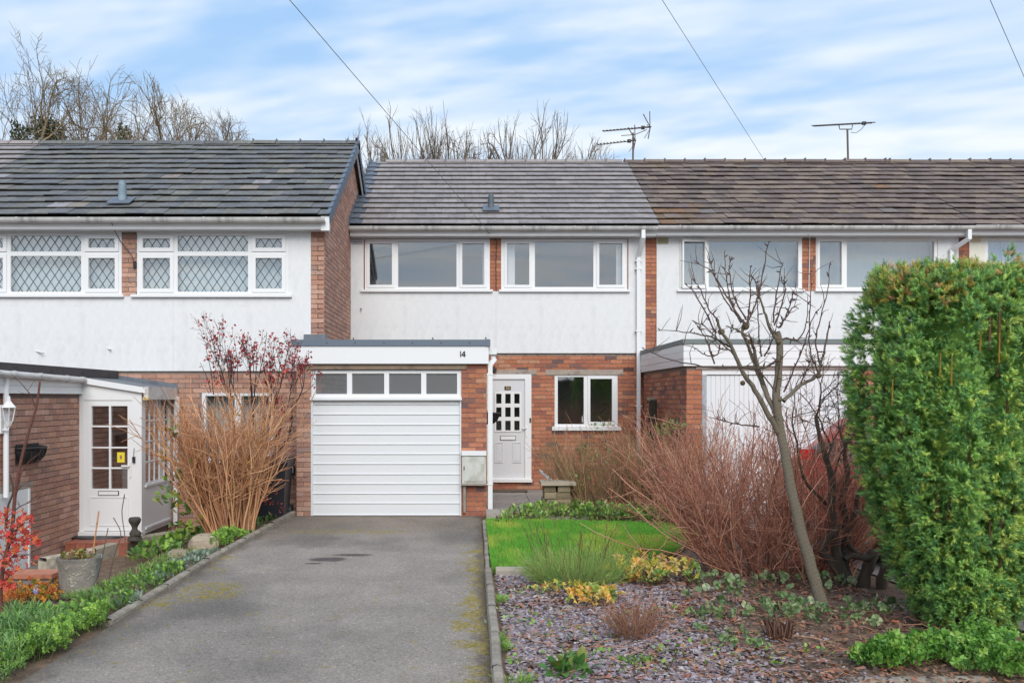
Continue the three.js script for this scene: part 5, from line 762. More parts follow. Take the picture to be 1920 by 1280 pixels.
{ // a few leaves left on the shrubs by the house
  const g = thing('evergreen_sprigs', 'scattered green leaves among the bare shrubs by the house', 'foliage'), r = rngOf(12), li = []; for (const [px, py, D, n, w] of [[1085, 905, 14.6, 60, 22], [1130, 850, 14.7, 60, 26], [1175, 865, 14.6, 40, 12], [1195, 905, 14.5, 24, 6], [1245, 806, 14.4, 80, 16], [1275, 800, 14.2, 60, 16], [1130, 806, 14.7, 40, 20], [1095, 845, 14.8, 40, 10]]) for (let k = 0; k < n; k++) li.push(leafAt(at(px + rr(-w, w, r), py + rr(-w, w, r) * 0.8, D + rr(-0.3, 0.3, r)), randDir(r).addScaledVector(UP, 0.5), rr(0.03, 0.06, r), jig(pick([srgb(112, 136, 66), srgb(134, 146, 70), srgb(96, 122, 70)], r), 0.2, r), r)); instanced('leaves', leafGeo, MT.leaf, li, g); part('stem', new GB().color([0.16, 0.12, 0.08]).tube([V(sx(1195, 14.5), 0, -14.5), at(1193, 880, 14.5), at(1245, 806, 14.4)], [0.012, 0.01, 0.004], 5), MT.vc, g); }
// ---- dark many-trunked shrub between sapling and yew
{
  const g = thing('old_shrub', 'gnarled dark multi-stemmed shrub between the sapling and the yew', 'shrub'), r = rngOf(17), D = 9.2, c = [0.24, 0.185, 0.155], mk = (q, a, b, dz) => { const cv = new THREE.CatmullRomCurve3(q.map((p, k) => at(p[0], p[1], D - dz * k / (q.length - 1)))).getPoints(q.length * 4); part('stem', new GB().color(jig(c, 0.15, r)).tube(cv, cv.map((_, k) => lerp(a, b, k / (cv.length - 1)) * (1 + 0.13 * Math.sin(k * 1.7))), 8), MT.bark, g); };
  mk([[1588, 1092], [1572, 1050], [1565, 1000], [1560, 950], [1562, 905], [1550, 860], [1538, 820], [1530, 780]], 0.06, 0.016, 0.2); mk([[1590, 1095], [1583, 1040], [1590, 990], [1580, 940], [1590, 885], [1584, 850], [1592, 815]], 0.055, 0.014, -0.2); mk([[1580, 1085], [1556, 1050], [1542, 1030], [1552, 1010], [1568, 995], [1580, 985]], 0.05, 0.022, 0.25); mk([[1624, 1130], [1620, 1090], [1632, 1055], [1640, 1035], [1625, 1045], [1600, 1042], [1584, 1048]], 0.07, 0.022, 0.1); mk([[1655, 1135], [1655, 1085], [1668, 1045], [1690, 985], [1700, 930]], 0.06, 0.02, 0.5); mk([[1586, 1000], [1604, 960], [1610, 925], [1622, 905]], 0.03, 0.015, 0.1); mk([[1565, 960], [1540, 935], [1512, 905], [1500, 870], [1497, 850]], 0.02, 0.008, 0.2); mk([[1585, 1010], [1605, 1035], [1630, 1045]], 0.025, 0.018, 0);
  const tw = new GB(), o = { levels: 4, segs: 4, wob: 0.28, up: 0.03, kids: [3, 4, 4, 3], spread: [0.4, 1.1], ratio: [0.5, 0.78], from: 0.25, cols: [[0.19, 0.15, 0.12], [0.2, 0.155, 0.125], [0.23, 0.17, 0.14], [0.25, 0.18, 0.15]], min: 0.003, tip: 0.5 }; for (const [x, y] of [[1530, 782], [1592, 818], [1562, 905], [1550, 860], [1497, 850], [1590, 885], [1560, 840], [1622, 905], [1585, 850]]) grow(tw, r, at(x, y, D + rr(-0.2, 0.2, r)), V(rr(-0.5, 0.5, r), 1, rr(-0.3, 0.3, r)).normalize(), rr(0.3, 0.42, r), 0.011, 1, o); part('twigs', tw, MT.bark, g, 'stuff');
}
// ---- hydrangea with pale brown canes, and the berry bush behind it
{
  const base = gnd(432, 1000); const g = twigShrub('hydrangea', 'big climbing hydrangea of bare tan canes leaning over the drive edge', 'shrub', base, 125, { foot: 0.22, flat: 1.4, lean: 0.42, h: 1.86, r: 0.014, tip: 0.0048, wob: 0.16, up: 0.075, cols: straw, side: 16, sideLen: 0.28, sideFrom: 0.3, tangle: 1.4, sides: 5, drift: -0.09 }, 21), r = rngOf(33);
  const canes = new GB(); for (const q of [[[455, 1000], [470, 960], [490, 905], [497, 868]], [[462, 1000], [478, 950], [480, 900]], [[440, 1000], [430, 940], [428, 880], [424, 830]], [[420, 1000], [405, 940], [372, 880], [340, 830], [310, 800]], [[410, 1000], [380, 930], [330, 870], [290, 850]], [[430, 1000], [445, 920], [452, 860], [450, 800]]]) { const p = new THREE.CatmullRomCurve3(q.map((a) => at(a[0], a[1], -base.z + rr(-0.15, 0.1, r)))).getPoints(14); canes.color(jig(pick(straw, r), 0.1, r)).tube(p, p.map((_, k) => lerp(0.042, 0.017, k / 14) * (1 + 0.06 * Math.sin(k * 2))), 7); } part('old_canes', canes, MT.vcGrain, g);
  const li = [], mk = (px, py, n, w, cols, s0, s1) => { for (let k = 0; k < n; k++) li.push(leafAt(at(px + rr(-w, w, r), py + rr(-w, w, r), -base.z + rr(-0.25, 0.15, r)), randDir(r).addScaledVector(V(0, -0.2, 0.3), 1), rr(s0, s1, r), jig(pick(cols, r), 0.15, r), r)); }, gr = [srgb(112, 146, 56), srgb(146, 164, 66), srgb(90, 126, 56)], ye = [srgb(202, 170, 70), srgb(184, 164, 66), srgb(204, 140, 76)];
  for (const [x, y, n, w] of [[315, 915, 12, 18], [300, 930, 8, 12], [325, 800, 9, 14], [355, 890, 14, 24], [345, 960, 16, 22], [340, 1000, 18, 26], [370, 985, 14, 22], [330, 940, 8, 14]]) mk(x, y, n, w, gr, 0.07, 0.13); for (const [x, y, n, w] of [[310, 850, 5, 14], [455, 895, 12, 18], [440, 910, 8, 14], [330, 935, 4, 10], [466, 870, 6, 10], [420, 770, 3, 30]]) mk(x, y, n, w, ye, 0.05, 0.10); instanced('leaves', leafGeo, MT.leaf, li, g);
}
{
  const g = thing('berry_bush', 'dark-stemmed bush with crimson leaves behind the tan hydrangea', 'shrub'), r = rngOf(35), D = 13.6, st = new GB(), tips = [], o = { levels: 4, segs: 4, wob: 0.16, up: 0.09, kids: [4, 4, 4, 3], spread: [0.3, 0.8], ratio: [0.5, 0.8], from: 0.3, cols: [[0.075, 0.05, 0.05], [0.085, 0.055, 0.055], [0.10, 0.062, 0.062], [0.12, 0.07, 0.07]], min: 0.003, tip: 0.5, tips };
  for (const q of [[[470, 975], [478, 900], [490, 840], [505, 780], [520, 735]], [[470, 975], [470, 900], [488, 850], [520, 815], [535, 770]], [[465, 975], [455, 880], [440, 800], [430, 730]], [[470, 975], [480, 880], [476, 800], [470, 720]], [[468, 975], [500, 870], [540, 820], [548, 760]]]) { const p = new THREE.CatmullRomCurve3(q.map((a) => at(a[0], a[1], D + rr(-0.2, 0.2, r)))).getPoints(14); st.color(jig([0.075, 0.05, 0.05], 0.15, r)).tube(p, p.map((_, k) => lerp(0.03, 0.014, k / 14)), 7); } part('stems', st, MT.bark, g);
  const tw = new GB(); for (const [x, y, dx] of [[430, 735, -0.5], [470, 725, -0.1], [520, 738, 0.25], [535, 772, 0.3], [450, 760, -0.6], [505, 780, 0.1], [548, 765, 0.4], [490, 840, 0.5], [440, 790, -0.3], [478, 760, 0]]) grow(tw, r, at(x, y, D), V(dx, 1, rr(-0.3, 0.3, r)).normalize(), rr(0.36, 0.5, r), 0.011, 1, o); for (const [x, y, x2, y2] of [[400, 740, 385, 650], [430, 720, 418, 655], [445, 715, 438, 632], [475, 700, 470, 640], [486, 700, 500, 622], [520, 720, 524, 645], [505, 720, 503, 650], [395, 735, 375, 680]]) { const a = at(x, y, D), b = at(x2, y2, D - 0.1); tw.color([0.12, 0.07, 0.07]).tube([a, a.clone().lerp(b, 0.5).add(V(0.02, 0, 0)), b], [0.006, 0.005, 0.003], 4); for (let k = 0; k < 7; k++) tips.push([a.clone().lerp(b, rr(0.35, 1, r)).add(V(rr(-0.03, 0.03, r), 0, 0)), UP.clone()]); } part('twigs', tw, MT.bark, g, 'stuff');
  const li = []; for (const [p] of tips) for (let k = 0; k < 3; k++) if (r() < 0.15) li.push(leafAt(p.clone().addScaledVector(randDir(r), 0.03), randDir(r).addScaledVector(UP, -0.2), rr(0.028, 0.055, r), jig(pick([srgb(176, 52, 58), srgb(158, 44, 52), srgb(190, 72, 66), srgb(140, 52, 54)], r), 0.2, r), r)); for (const [x, y, n, w] of [[500, 850, 26, 22], [520, 820, 20, 18], [505, 910, 20, 18], [515, 950, 22, 16], [540, 700, 26, 14], [395, 725, 20, 16], [490, 800, 16, 24]]) for (let k = 0; k < n; k++) li.push(leafAt(at(x + rr(-w, w, r), y + rr(-w, w, r), D + rr(-0.3, 0.1, r)), randDir(r), rr(0.03, 0.055, r), jig(pick([srgb(184, 58, 66), srgb(200, 92, 70), srgb(160, 46, 56)], r), 0.2, r), r)); instanced('leaves', leafGeo, MT.leaf, li, g);
}
// ---- red maple by the left edge
{
  const g = thing('young_maple', 'slim young tree with coral red autumn leaves at the bed corner', 'tree'), r = rngOf(37), D = 8.6, tr = (q, a, b) => { const p = new THREE.CatmullRomCurve3(q.map((c) => at(c[0], c[1], D))).getPoints(20); return [p, p.map((_, k) => lerp(a, b, k / 20))]; };
  part('trunk', new GB().color(srgb(140, 92, 84)).tube(...tr([[8, 1190], [0, 1130], [4, 1070], [22, 990], [28, 920], [42, 850], [56, 800], [68, 760], [74, 715]], 0.022, 0.009), 7), MT.bark, g);
  const tw = new GB(), tips = [], o = { levels: 3, segs: 3, wob: 0.2, up: 0.02, kids: [4, 4, 3], spread: [0.5, 1.1], ratio: [0.5, 0.8], from: 0.3, cols: [srgb(128, 86, 80)], min: 0.0022, tip: 0.5, tips }; tw.color(srgb(112, 92, 72)).tube(...tr([[10, 990], [14, 950], [24, 920], [18, 890]], 0.012, 0.006), 6); for (const [x, y, dx] of [[6, 1060, 0.6], [12, 1030, 0.8], [20, 1000, 0.9], [4, 1040, -0.6], [24, 960, 0.9], [26, 930, 0.7], [30, 900, 0.6], [8, 1090, 0.7], [2, 1010, -0.4]]) grow(tw, r, at(x, y, D), V(dx, 0.6, rr(-0.4, 0.6, r)).normalize(), rr(0.13, 0.2, r), 0.006, 1, o); grow(tw, r, at(66, 765, D), V(-0.35, 1, 0.1).normalize(), 0.22, 0.006, 2, o); part('branches', tw, MT.bark, g, 'stuff');
  const li = []; for (let k = 0; k < 300; k++) { const c = pick([[20, 970, 22], [30, 1000, 26], [15, 1020, 24], [36, 1040, 26], [14, 1060, 20], [55, 1010, 18], [10, 1095, 14], [44, 975, 16]], r), a = randDir(r); li.push(leafAt(at(c[0] + a.x * c[2], c[1] + a.y * c[2] * 0.8, D + rr(-0.2, 0.2, r)), randDir(r).addScaledVector(UP, -0.3), rr(0.035, 0.07, r), jig(pick([srgb(226, 92, 80), srgb(214, 76, 66), srgb(232, 118, 92), srgb(222, 128, 72), srgb(196, 70, 62)], r), 0.12, r), r)); } instanced('leaves', lobed, MT.leaf, li, g);
}
// ---- low plants
function clump(name, label, category, group, spots, n, geo, size, hgt, cols, seed, opts = {}) {
  const r = rngOf(seed), g = thing(name, label, category, group), li = [], st = new GB();
  for (const [px, py, w, d, f = 1] of spots) { const c = gnd(px, py, 0.02), c0 = c.clone().setY(gy(c.x, c.z)); for (let k = 0; k < n * f; k++) { const a = r() * 6.283, q = Math.sqrt(r()), x = c.x + Math.cos(a) * q * w, z = c.z + Math.sin(a) * q * d; if (x < (opts.right ?? 99) * -1 && 0) continue; if (opts.maxX !== undefined && x > opts.maxX + 0.06 * Math.sin(z * 9)) continue; if (fbm(x * 5 + seed, z * 5, 71, 3) < 0.40 && r() < 0.8) continue; const gyy = gy(x, z), y = gyy + hgt * (1 - q * q * 0.7) * Math.pow(r(), 0.6) + 0.01, dir = V((x - c.x) / w * 0.8, opts.flat ? 0.5 : 1.0, (z - c.z) / d * 0.8 + (opts.face ?? 0.5)).addScaledVector(randDir(r), 0.55); li.push(leafAt(V(x, y, z), dir, rr(size[0], size[1], r), jig(pick(cols, r), 0.2, r), r)); if (k % (opts.stemEvery ?? 6) === 0) st.color(jig(opts.stem ?? [0.12, 0.13, 0.05], 0.2, r)).tube([V(lerp(c.x, x, 0.7), gyy - 0.01, lerp(c.z, z, 0.7)), V(x, y, z)], [0.003, 0.002], 3, false); } }
  if (st.i.length) part('stalks', st, MT.vc, g, 'stuff'); instanced('leaves', geo, MT.leaf, li, g); return g;
}
const G = (...a) => a.map((c) => srgb(...c)), fresh = G([142, 182, 76], [124, 168, 68], [162, 196, 88], [110, 150, 66]), deep = G([100, 142, 70], [116, 156, 78], [88, 128, 66], [130, 160, 90]), silver = G([140, 158, 138], [122, 144, 122], [156, 170, 150], [104, 130, 104]), gold = G([232, 204, 96], [238, 186, 104], [212, 206, 92], [172, 192, 88], [236, 214, 132], [138, 176, 100]), lamC = G([142, 164, 112], [108, 136, 84], [176, 190, 146], [94, 120, 74], [126, 150, 94]);
const edgeX = -2.95;
// left bed: a run of cushions from the street to the hydrangea
clump('hardy_geranium', 'low fresh green hardy geranium mound spilling to the drive edge', 'plant', 'bed plants', [[150, 1195, 0.34, 0.4], [105, 1212, 0.34, 0.4], [60, 1235, 0.3, 0.4], [195, 1172, 0.25, 0.3]], 420, rounded, [0.035, 0.06], 0.17, fresh, 101, { maxX: edgeX + 0.03 });
clump('grass_tuft', 'shaggy dark green grasses at the street end of the left bed', 'plant', 'bed plants', [[20, 1250, 0.34, 0.45], [50, 1200, 0.3, 0.4], [10, 1180, 0.4, 0.4]], 420, grassGeo, [0.06, 0.14], 0.14, deep, 102, { maxX: edgeX });
clump('ground_cover', 'mixed green ground cover behind the stone planter', 'plant', 'bed plants', [[235, 1135, 0.35, 0.4], [270, 1100, 0.35, 0.4], [200, 1130, 0.3, 0.3], [320, 1080, 0.3, 0.4], [110, 1160, 0.35, 0.3], [60, 1170, 0.3, 0.3]], 460, leafGeo, [0.03, 0.06], 0.13, [...deep, ...fresh], 103, { maxX: edgeX });
clump('lambs_ear', 'silvery grey cushion plant along the drive edging', 'plant', 'bed plants', [[262, 1130, 0.22, 0.3], [345, 1062, 0.25, 0.35], [385, 1045, 0.22, 0.3], [300, 1090, 0.16, 0.22]], 260, leafGeo, [0.025, 0.06], 0.09, silver, 104, { maxX: edgeX + 0.05 });
clump('ground_cover', 'thin weedy green growth by the cream block edging', 'plant', 'bed plants', [[210, 1075, 0.4, 0.5], [265, 1050, 0.35, 0.5], [320, 1030, 0.3, 0.5], [180, 1095, 0.3, 0.4]], 110, grassGeo, [0.04, 0.1], 0.04, [...deep, ...fresh, ...G([150, 150, 80])], 105, { maxX: edgeX });
clump('primrose', 'small rosette of green leaves at the hydrangea foot', 'plant', 'bed plants', [[432, 1008, 0.2, 0.22], [410, 1020, 0.14, 0.15]], 150, rounded, [0.05, 0.09], 0.12, fresh, 106, { maxX: -2.86 });
clump('ground_cover', 'green weeds along the edging between hydrangea and garage', 'plant', 'bed plants', [[470, 990, 0.16, 0.3], [500, 975, 0.14, 0.3], [450, 1000, 0.14, 0.2]], 90, leafGeo, [0.03, 0.07], 0.08, deep, 107, { maxX: -2.84 });
clump('laurel', 'glossy green leaves beside the porch side screen', 'plant', 'bed plants', [[300, 1000, 0.3, 0.3], [280, 1005, 0.25, 0.3], [340, 985, 0.3, 0.3]], 80, leafGeo, [0.08, 0.14], 0.22, [...fresh, ...deep], 108, { maxX: edgeX });
clump('autumn_geranium', 'amber and orange leafed geranium beneath the coral maple', 'plant', 'bed plants', [[55, 1092, 0.3, 0.3], [85, 1075, 0.28, 0.3], [30, 1080, 0.3, 0.3]], 210, lobed, [0.05, 0.085], 0.22, G([230, 170, 70], [222, 142, 60], [236, 186, 92], [206, 116, 62], [140, 150, 66]), 109, {});
clump('planter_plant', 'withered brown and yellow growth in the stone planter', 'plant', undefined, [[146, 1112, 0.17, 0.17]], 0, leafGeo, [0.03, 0.06], 0.05, G([150, 110, 70]), 110);
{ const g = scene.children[scene.children.length - 1], r = rngOf(4), p = gnd(146, 1112, -0.12), li = []; for (let k = 0; k < 150; k++) { const a = r() * 6.283, q = Math.sqrt(r()) * 0.165; li.push(leafAt(p.clone().add(V(Math.cos(a) * q, 0.33 + r() * 0.07, Math.sin(a) * q)), randDir(r).addScaledVector(UP, 0.6), rr(0.025, 0.05, r), jig(pick(G([150, 122, 60], [168, 150, 70], [128, 88, 56], [120, 128, 56]), r), 0.2, r), r)); } g.remove(...g.children); instanced('leaves', leafGeo, MT.leaf, li, g); }
{ const f = thing('crocus', 'single pale violet flower in the green left bed', 'flower', undefined, gnd(66, 1142, -0.02)), b = new GB(); for (let k = 0; k < 5; k++) { const a = k * 1.257; b.quad(V(0, 0.12, 0), V(Math.cos(a - 0.4) * 0.022, 0.15, Math.sin(a - 0.4) * 0.022), V(Math.cos(a) * 0.018, 0.185, Math.sin(a) * 0.018), V(Math.cos(a + 0.4) * 0.022, 0.15, Math.sin(a + 0.4) * 0.022)); } part('petals', b, std(srgb(186, 182, 226), 0.6, { side: THREE.DoubleSide }), f); part('stalk', new GB().tube([V(0, -0.02, 0), V(0, 0.125, 0)], 0.004, 5), std(srgb(110, 140, 70), 0.7), f); }
// right-hand garden
clump('ivy_border', 'variegated low green border between the lawn and the path', 'plant', 'bed plants', [[985, 975, 0.35, 0.3], [1030, 970, 0.35, 0.35], [1080, 968, 0.4, 0.35], [1130, 972, 0.4, 0.3], [1185, 975, 0.4, 0.3], [1225, 978, 0.3, 0.3]], 520, leafGeo, [0.04, 0.085], 0.25, [...G([184, 206, 120], [162, 190, 110], [204, 216, 150]), ...fresh, ...G([104, 140, 96])], 111);
clump('sedum', 'withered maroon stems at the path corner', 'plant', undefined, [[945, 985, 0.16, 0.14], [965, 980, 0.14, 0.14], [985, 972, 0.1, 0.1]], 60, leafGeo, [0.03, 0.06], 0.14, G([120, 70, 62], [96, 62, 54], [136, 92, 76]), 112, { stem: [0.10, 0.05, 0.045], stemEvery: 2 });
twigShrub('lavender', 'feathery green tussock with dry upright seed stalks by the lawn kerb', 'plant', gnd(1090, 1094), 560, { foot: 0.34, flat: 1.2, lean: 1.1, h: 0.38, r: 0.004, tip: 0.0016, wob: 0.14, up: 0.02, cols: G([140, 178, 90], [156, 180, 92], [164, 164, 100], [120, 158, 84]), side: 5, sideLen: 0.4, sides: 3 }, 113);
twigShrub('dead_stalks', 'dry brown seed stalks standing above the green tussock', 'plant', gnd(1075, 1085), 34, { foot: 0.28, flat: 1.3, lean: 0.5, h: 0.68, r: 0.0036, tip: 0.002, wob: 0.05, up: 0, cols: G([118, 90, 66], [104, 84, 60], [134, 100, 76]), side: 3, sideLen: 0.18, sides: 3 }, 114);
clump('yellow_geranium', 'yellow and green lobed geranium leaves beneath the russet shrub', 'plant', 'autumn geraniums', [[1175, 1090, 0.2, 0.2], [1200, 1080, 0.24, 0.2], [1240, 1078, 0.26, 0.25], [1265, 1095, 0.24, 0.2], [1215, 1100, 0.2, 0.15]], 46, lobed, [0.09, 0.14], 0.2, [...gold, ...G([206, 170, 110], [130, 110, 70])], 115, { stem: [0.2, 0.13, 0.07], stemEvery: 2, face: 0.8 });
clump('yellow_geranium', 'bright yellow-green geranium clump on the slate chippings', 'plant', 'autumn geraniums', [[1108, 1140, 0.13, 0.12], [1088, 1132, 0.1, 0.1], [1130, 1130, 0.1, 0.1]], 22, lobed, [0.09, 0.14], 0.14, gold, 116, { face: 0.8, stemEvery: 2 });
clump('yellow_geranium', 'small orange and green geranium seedling by the lawn kerb', 'plant', 'autumn geraniums', [[1030, 1108, 0.13, 0.1]], 26, lobed, [0.045, 0.08], 0.07, [...gold, ...G([220, 166, 80], [120, 160, 96])], 117, { face: 0.8 });
clump('dock_weed', 'dark green dock leaves growing through the slate', 'plant', 'weeds in the slate', [[1070, 1258, 0.15, 0.12]], 46, leafGeo, [0.07, 0.12], 0.07, G([78, 126, 50], [96, 142, 56], [64, 108, 46], [128, 140, 56]), 118, { flat: 1 });
clump('grass_weed', 'bright grass weeds against the drive edging', 'plant', 'weeds in the slate', [[936, 1126, 0.07, 0.14], [936, 1195, 0.06, 0.12], [940, 1215, 0.07, 0.08], [965, 1275, 0.12, 0.06]], 40, grassGeo, [0.04, 0.08], 0.02, fresh, 119, {});
clump('seedling_weed', 'tiny green seedlings dotted over the slate', 'plant', 'weeds in the slate', [[985, 1150, 0.3, 0.3], [960, 1170, 0.2, 0.3], [1030, 1180, 0.25, 0.3], [1120, 1235, 0.2, 0.2], [1210, 1250, 0.3, 0.2], [1150, 1190, 0.3, 0.3], [1010, 1235, 0.2, 0.2], [1290, 1225, 0.25, 0.2], [1190, 1245, 0.1, 0.06, 2], [1000, 1110, 0.25, 0.2], [1250, 1160, 0.4, 0.3], [1400, 1250, 0.4, 0.15], [1500, 1235, 0.4, 0.15]], 36, leafGeo, [0.02, 0.045], 0.02, [...fresh, ...silver.slice(0, 1)], 120, { stemEvery: 99, flat: 1 });
twigShrub('small_heather', 'little dry brown heather bush standing in the slate', 'plant', gnd(1192, 1205), 110, { foot: 0.1, lean: 0.7, h: 0.32, r: 0.003, tip: 0.0018, wob: 0.14, up: 0.02, cols: G([156, 112, 88], [140, 98, 78], [170, 128, 102]), side: 6, sideLen: 0.35, sides: 3 }, 121);
clump('lamium', 'silver-marked dark green dead-nettle spreading below the sapling', 'plant', 'dead-nettle patches', [[1365, 1135, 0.35, 0.25], [1420, 1120, 0.35, 0.3], [1480, 1110, 0.35, 0.3], [1400, 1165, 0.35, 0.25], [1470, 1160, 0.35, 0.2], [1340, 1105, 0.25, 0.2], [1520, 1165, 0.3, 0.2]], 27, lamium, [0.045, 0.085], 0.12, lamC, 122, { stem: [0.14, 0.08, 0.06], stemEvery: 3 });
clump('lamium', 'silver-marked dead-nettle trailing between the sapling and the yew', 'plant', 'dead-nettle patches', [[1590, 1155, 0.3, 0.2], [1630, 1165, 0.25, 0.18], [1575, 1185, 0.3, 0.12], [1660, 1145, 0.2, 0.15], [1570, 1105, 0.2, 0.2]], 22, lamium, [0.045, 0.085], 0.09, lamC, 123, { stem: [0.14, 0.08, 0.06], stemEvery: 3 });
clump('lamium', 'pale dead-nettle seedlings at the edge of the slate', 'plant', 'dead-nettle patches', [[1350, 1200, 0.3, 0.15], [1330, 1165, 0.2, 0.15], [1365, 1225, 0.25, 0.1]], 20, lamium, [0.04, 0.07], 0.05, lamC, 124, {});
clump('hardy_geranium', 'bright green hardy geranium mass at the foot of the yew', 'plant', 'bed plants', [[1700, 1248, 0.3, 0.16], [1750, 1240, 0.3, 0.2], [1815, 1255, 0.3, 0.2], [1870, 1250, 0.3, 0.25], [1660, 1255, 0.2, 0.12], [1910, 1235, 0.25, 0.3], [1830, 1215, 0.3, 0.2], [1890, 1275, 0.3, 0.15]], 130, rounded, [0.055, 0.09], 0.15, G([110, 160, 60], [94, 146, 54], [126, 174, 72], [140, 176, 76]), 125, {});
clump('bramble', 'pale green leafy sprays right of the yew foot', 'plant', 'bed plants', [[1930, 1120, 0.2, 0.3], [1915, 1160, 0.2, 0.25], [1945, 1180, 0.25, 0.3]], 130, lobed, [0.04, 0.08], 0.5, [...G([150, 172, 84], [128, 158, 70])], 126, {});
twigShrub('cut_stump', 'cut stump of brown stems below the sapling', 'plant', gnd(1462, 1208), 46, { foot: 0.075, lean: 0.35, h: 0.2, r: 0.009, tip: 0.006, wob: 0.05, up: 0, cols: G([96, 66, 52], [118, 86, 68], [80, 56, 46]), side: 1, sideLen: 0.2, sides: 4 }, 127);
{ // dead stems in the left bed, leaf litter and bark on the soil
  const g = thing('dry_weed', 'thin dry stems standing before the porch step', 'plant', undefined), b = new GB(), r = rngOf(44); for (const q of [[[236, 1080], [234, 1010], [228, 960], [232, 932]], [[204, 1085], [214, 1040], [226, 1000], [212, 970]], [[180, 1090], [190, 1050], [202, 990]]]) b.color([0.13, 0.095, 0.07]).tube(new THREE.CatmullRomCurve3(q.map((p) => at(p[0], p[1], 9.9))).getPoints(12), 0.005, 4); part('stems', b, MT.vc, g); part('tips', new GB().color([0.16, 0.10, 0.07]).tube([at(232, 934, 9.9), at(233, 926, 9.9)], [0.009, 0.004], 5), MT.vc, g);
  const chip = new GB(); chip.quad(V(-0.5, 0, -0.22), V(-0.5, 0.04, 0.22), V(0.5, 0, 0.25), V(0.5, 0.07, -0.2)); const li = []; for (let k = 0; k < 8200; k++) { const x = r() < 0.66 ? rr(1.1, 3.7, r) : rr(0.25, 1.3, r), d = rr(5.6, 9.6, r); if (x < 1.4 && r() < 0.4) continue; li.push({ m: mat4(V(x, gy(x, -d) + rr(0, 0.02, r), -d), new THREE.Euler(rr(-0.5, 0.5, r), r() * 6.3, rr(-0.5, 0.5, r)), rr(0.02, 0.055, r)), c: jig(pick(G([128, 92, 72], [104, 76, 62], [150, 108, 82], [86, 64, 54], [166, 120, 90], [176, 104, 76]), r), 0.2, r) }); } for (let k = 0; k < 500; k++) { const d = rr(8, 14, r), x = rr(-4.2, -2.98, r); li.push({ m: mat4(V(x, gy(x, -d) + 0.01, -d), new THREE.Euler(rr(-0.5, 0.5, r), r() * 6.3, rr(-0.5, 0.5, r)), rr(0.02, 0.06, r)), c: jig(pick(G([128, 92, 72], [104, 76, 62], [86, 64, 54]), r), 0.2, r) }); }
  tag(instanced('leaf_litter', chip.geo(), MT.leaf, li), 'brown leaf litter and bark scraps on the garden soil', 'leaf litter');
  const tw = new GB(); for (let k = 0; k < 330; k++) { const x = rr(0.6, 3.6, r), d = rr(5.9, 8.8, r), a = r() * 6.3, L = rr(0.06, 0.28, r), p = V(x, gy(x, -d) + 0.012, -d); tw.color(jig(pick(redBrown.concat(straw), r), 0.2, r)).tube([p, p.clone().add(V(Math.cos(a) * L * 0.5, rr(0, 0.03, r), Math.sin(a) * L * 0.5)), p.clone().add(V(Math.cos(a + 0.3) * L, rr(0, 0.02, r), Math.sin(a + 0.3) * L))], 0.0022, 3, false); } const t = part('fallen_twigs', tw, MT.vc); t.userData.kind = 'stuff'; tag(t, 'fallen brown twigs scattered beneath the sapling and yew', 'twigs');
}
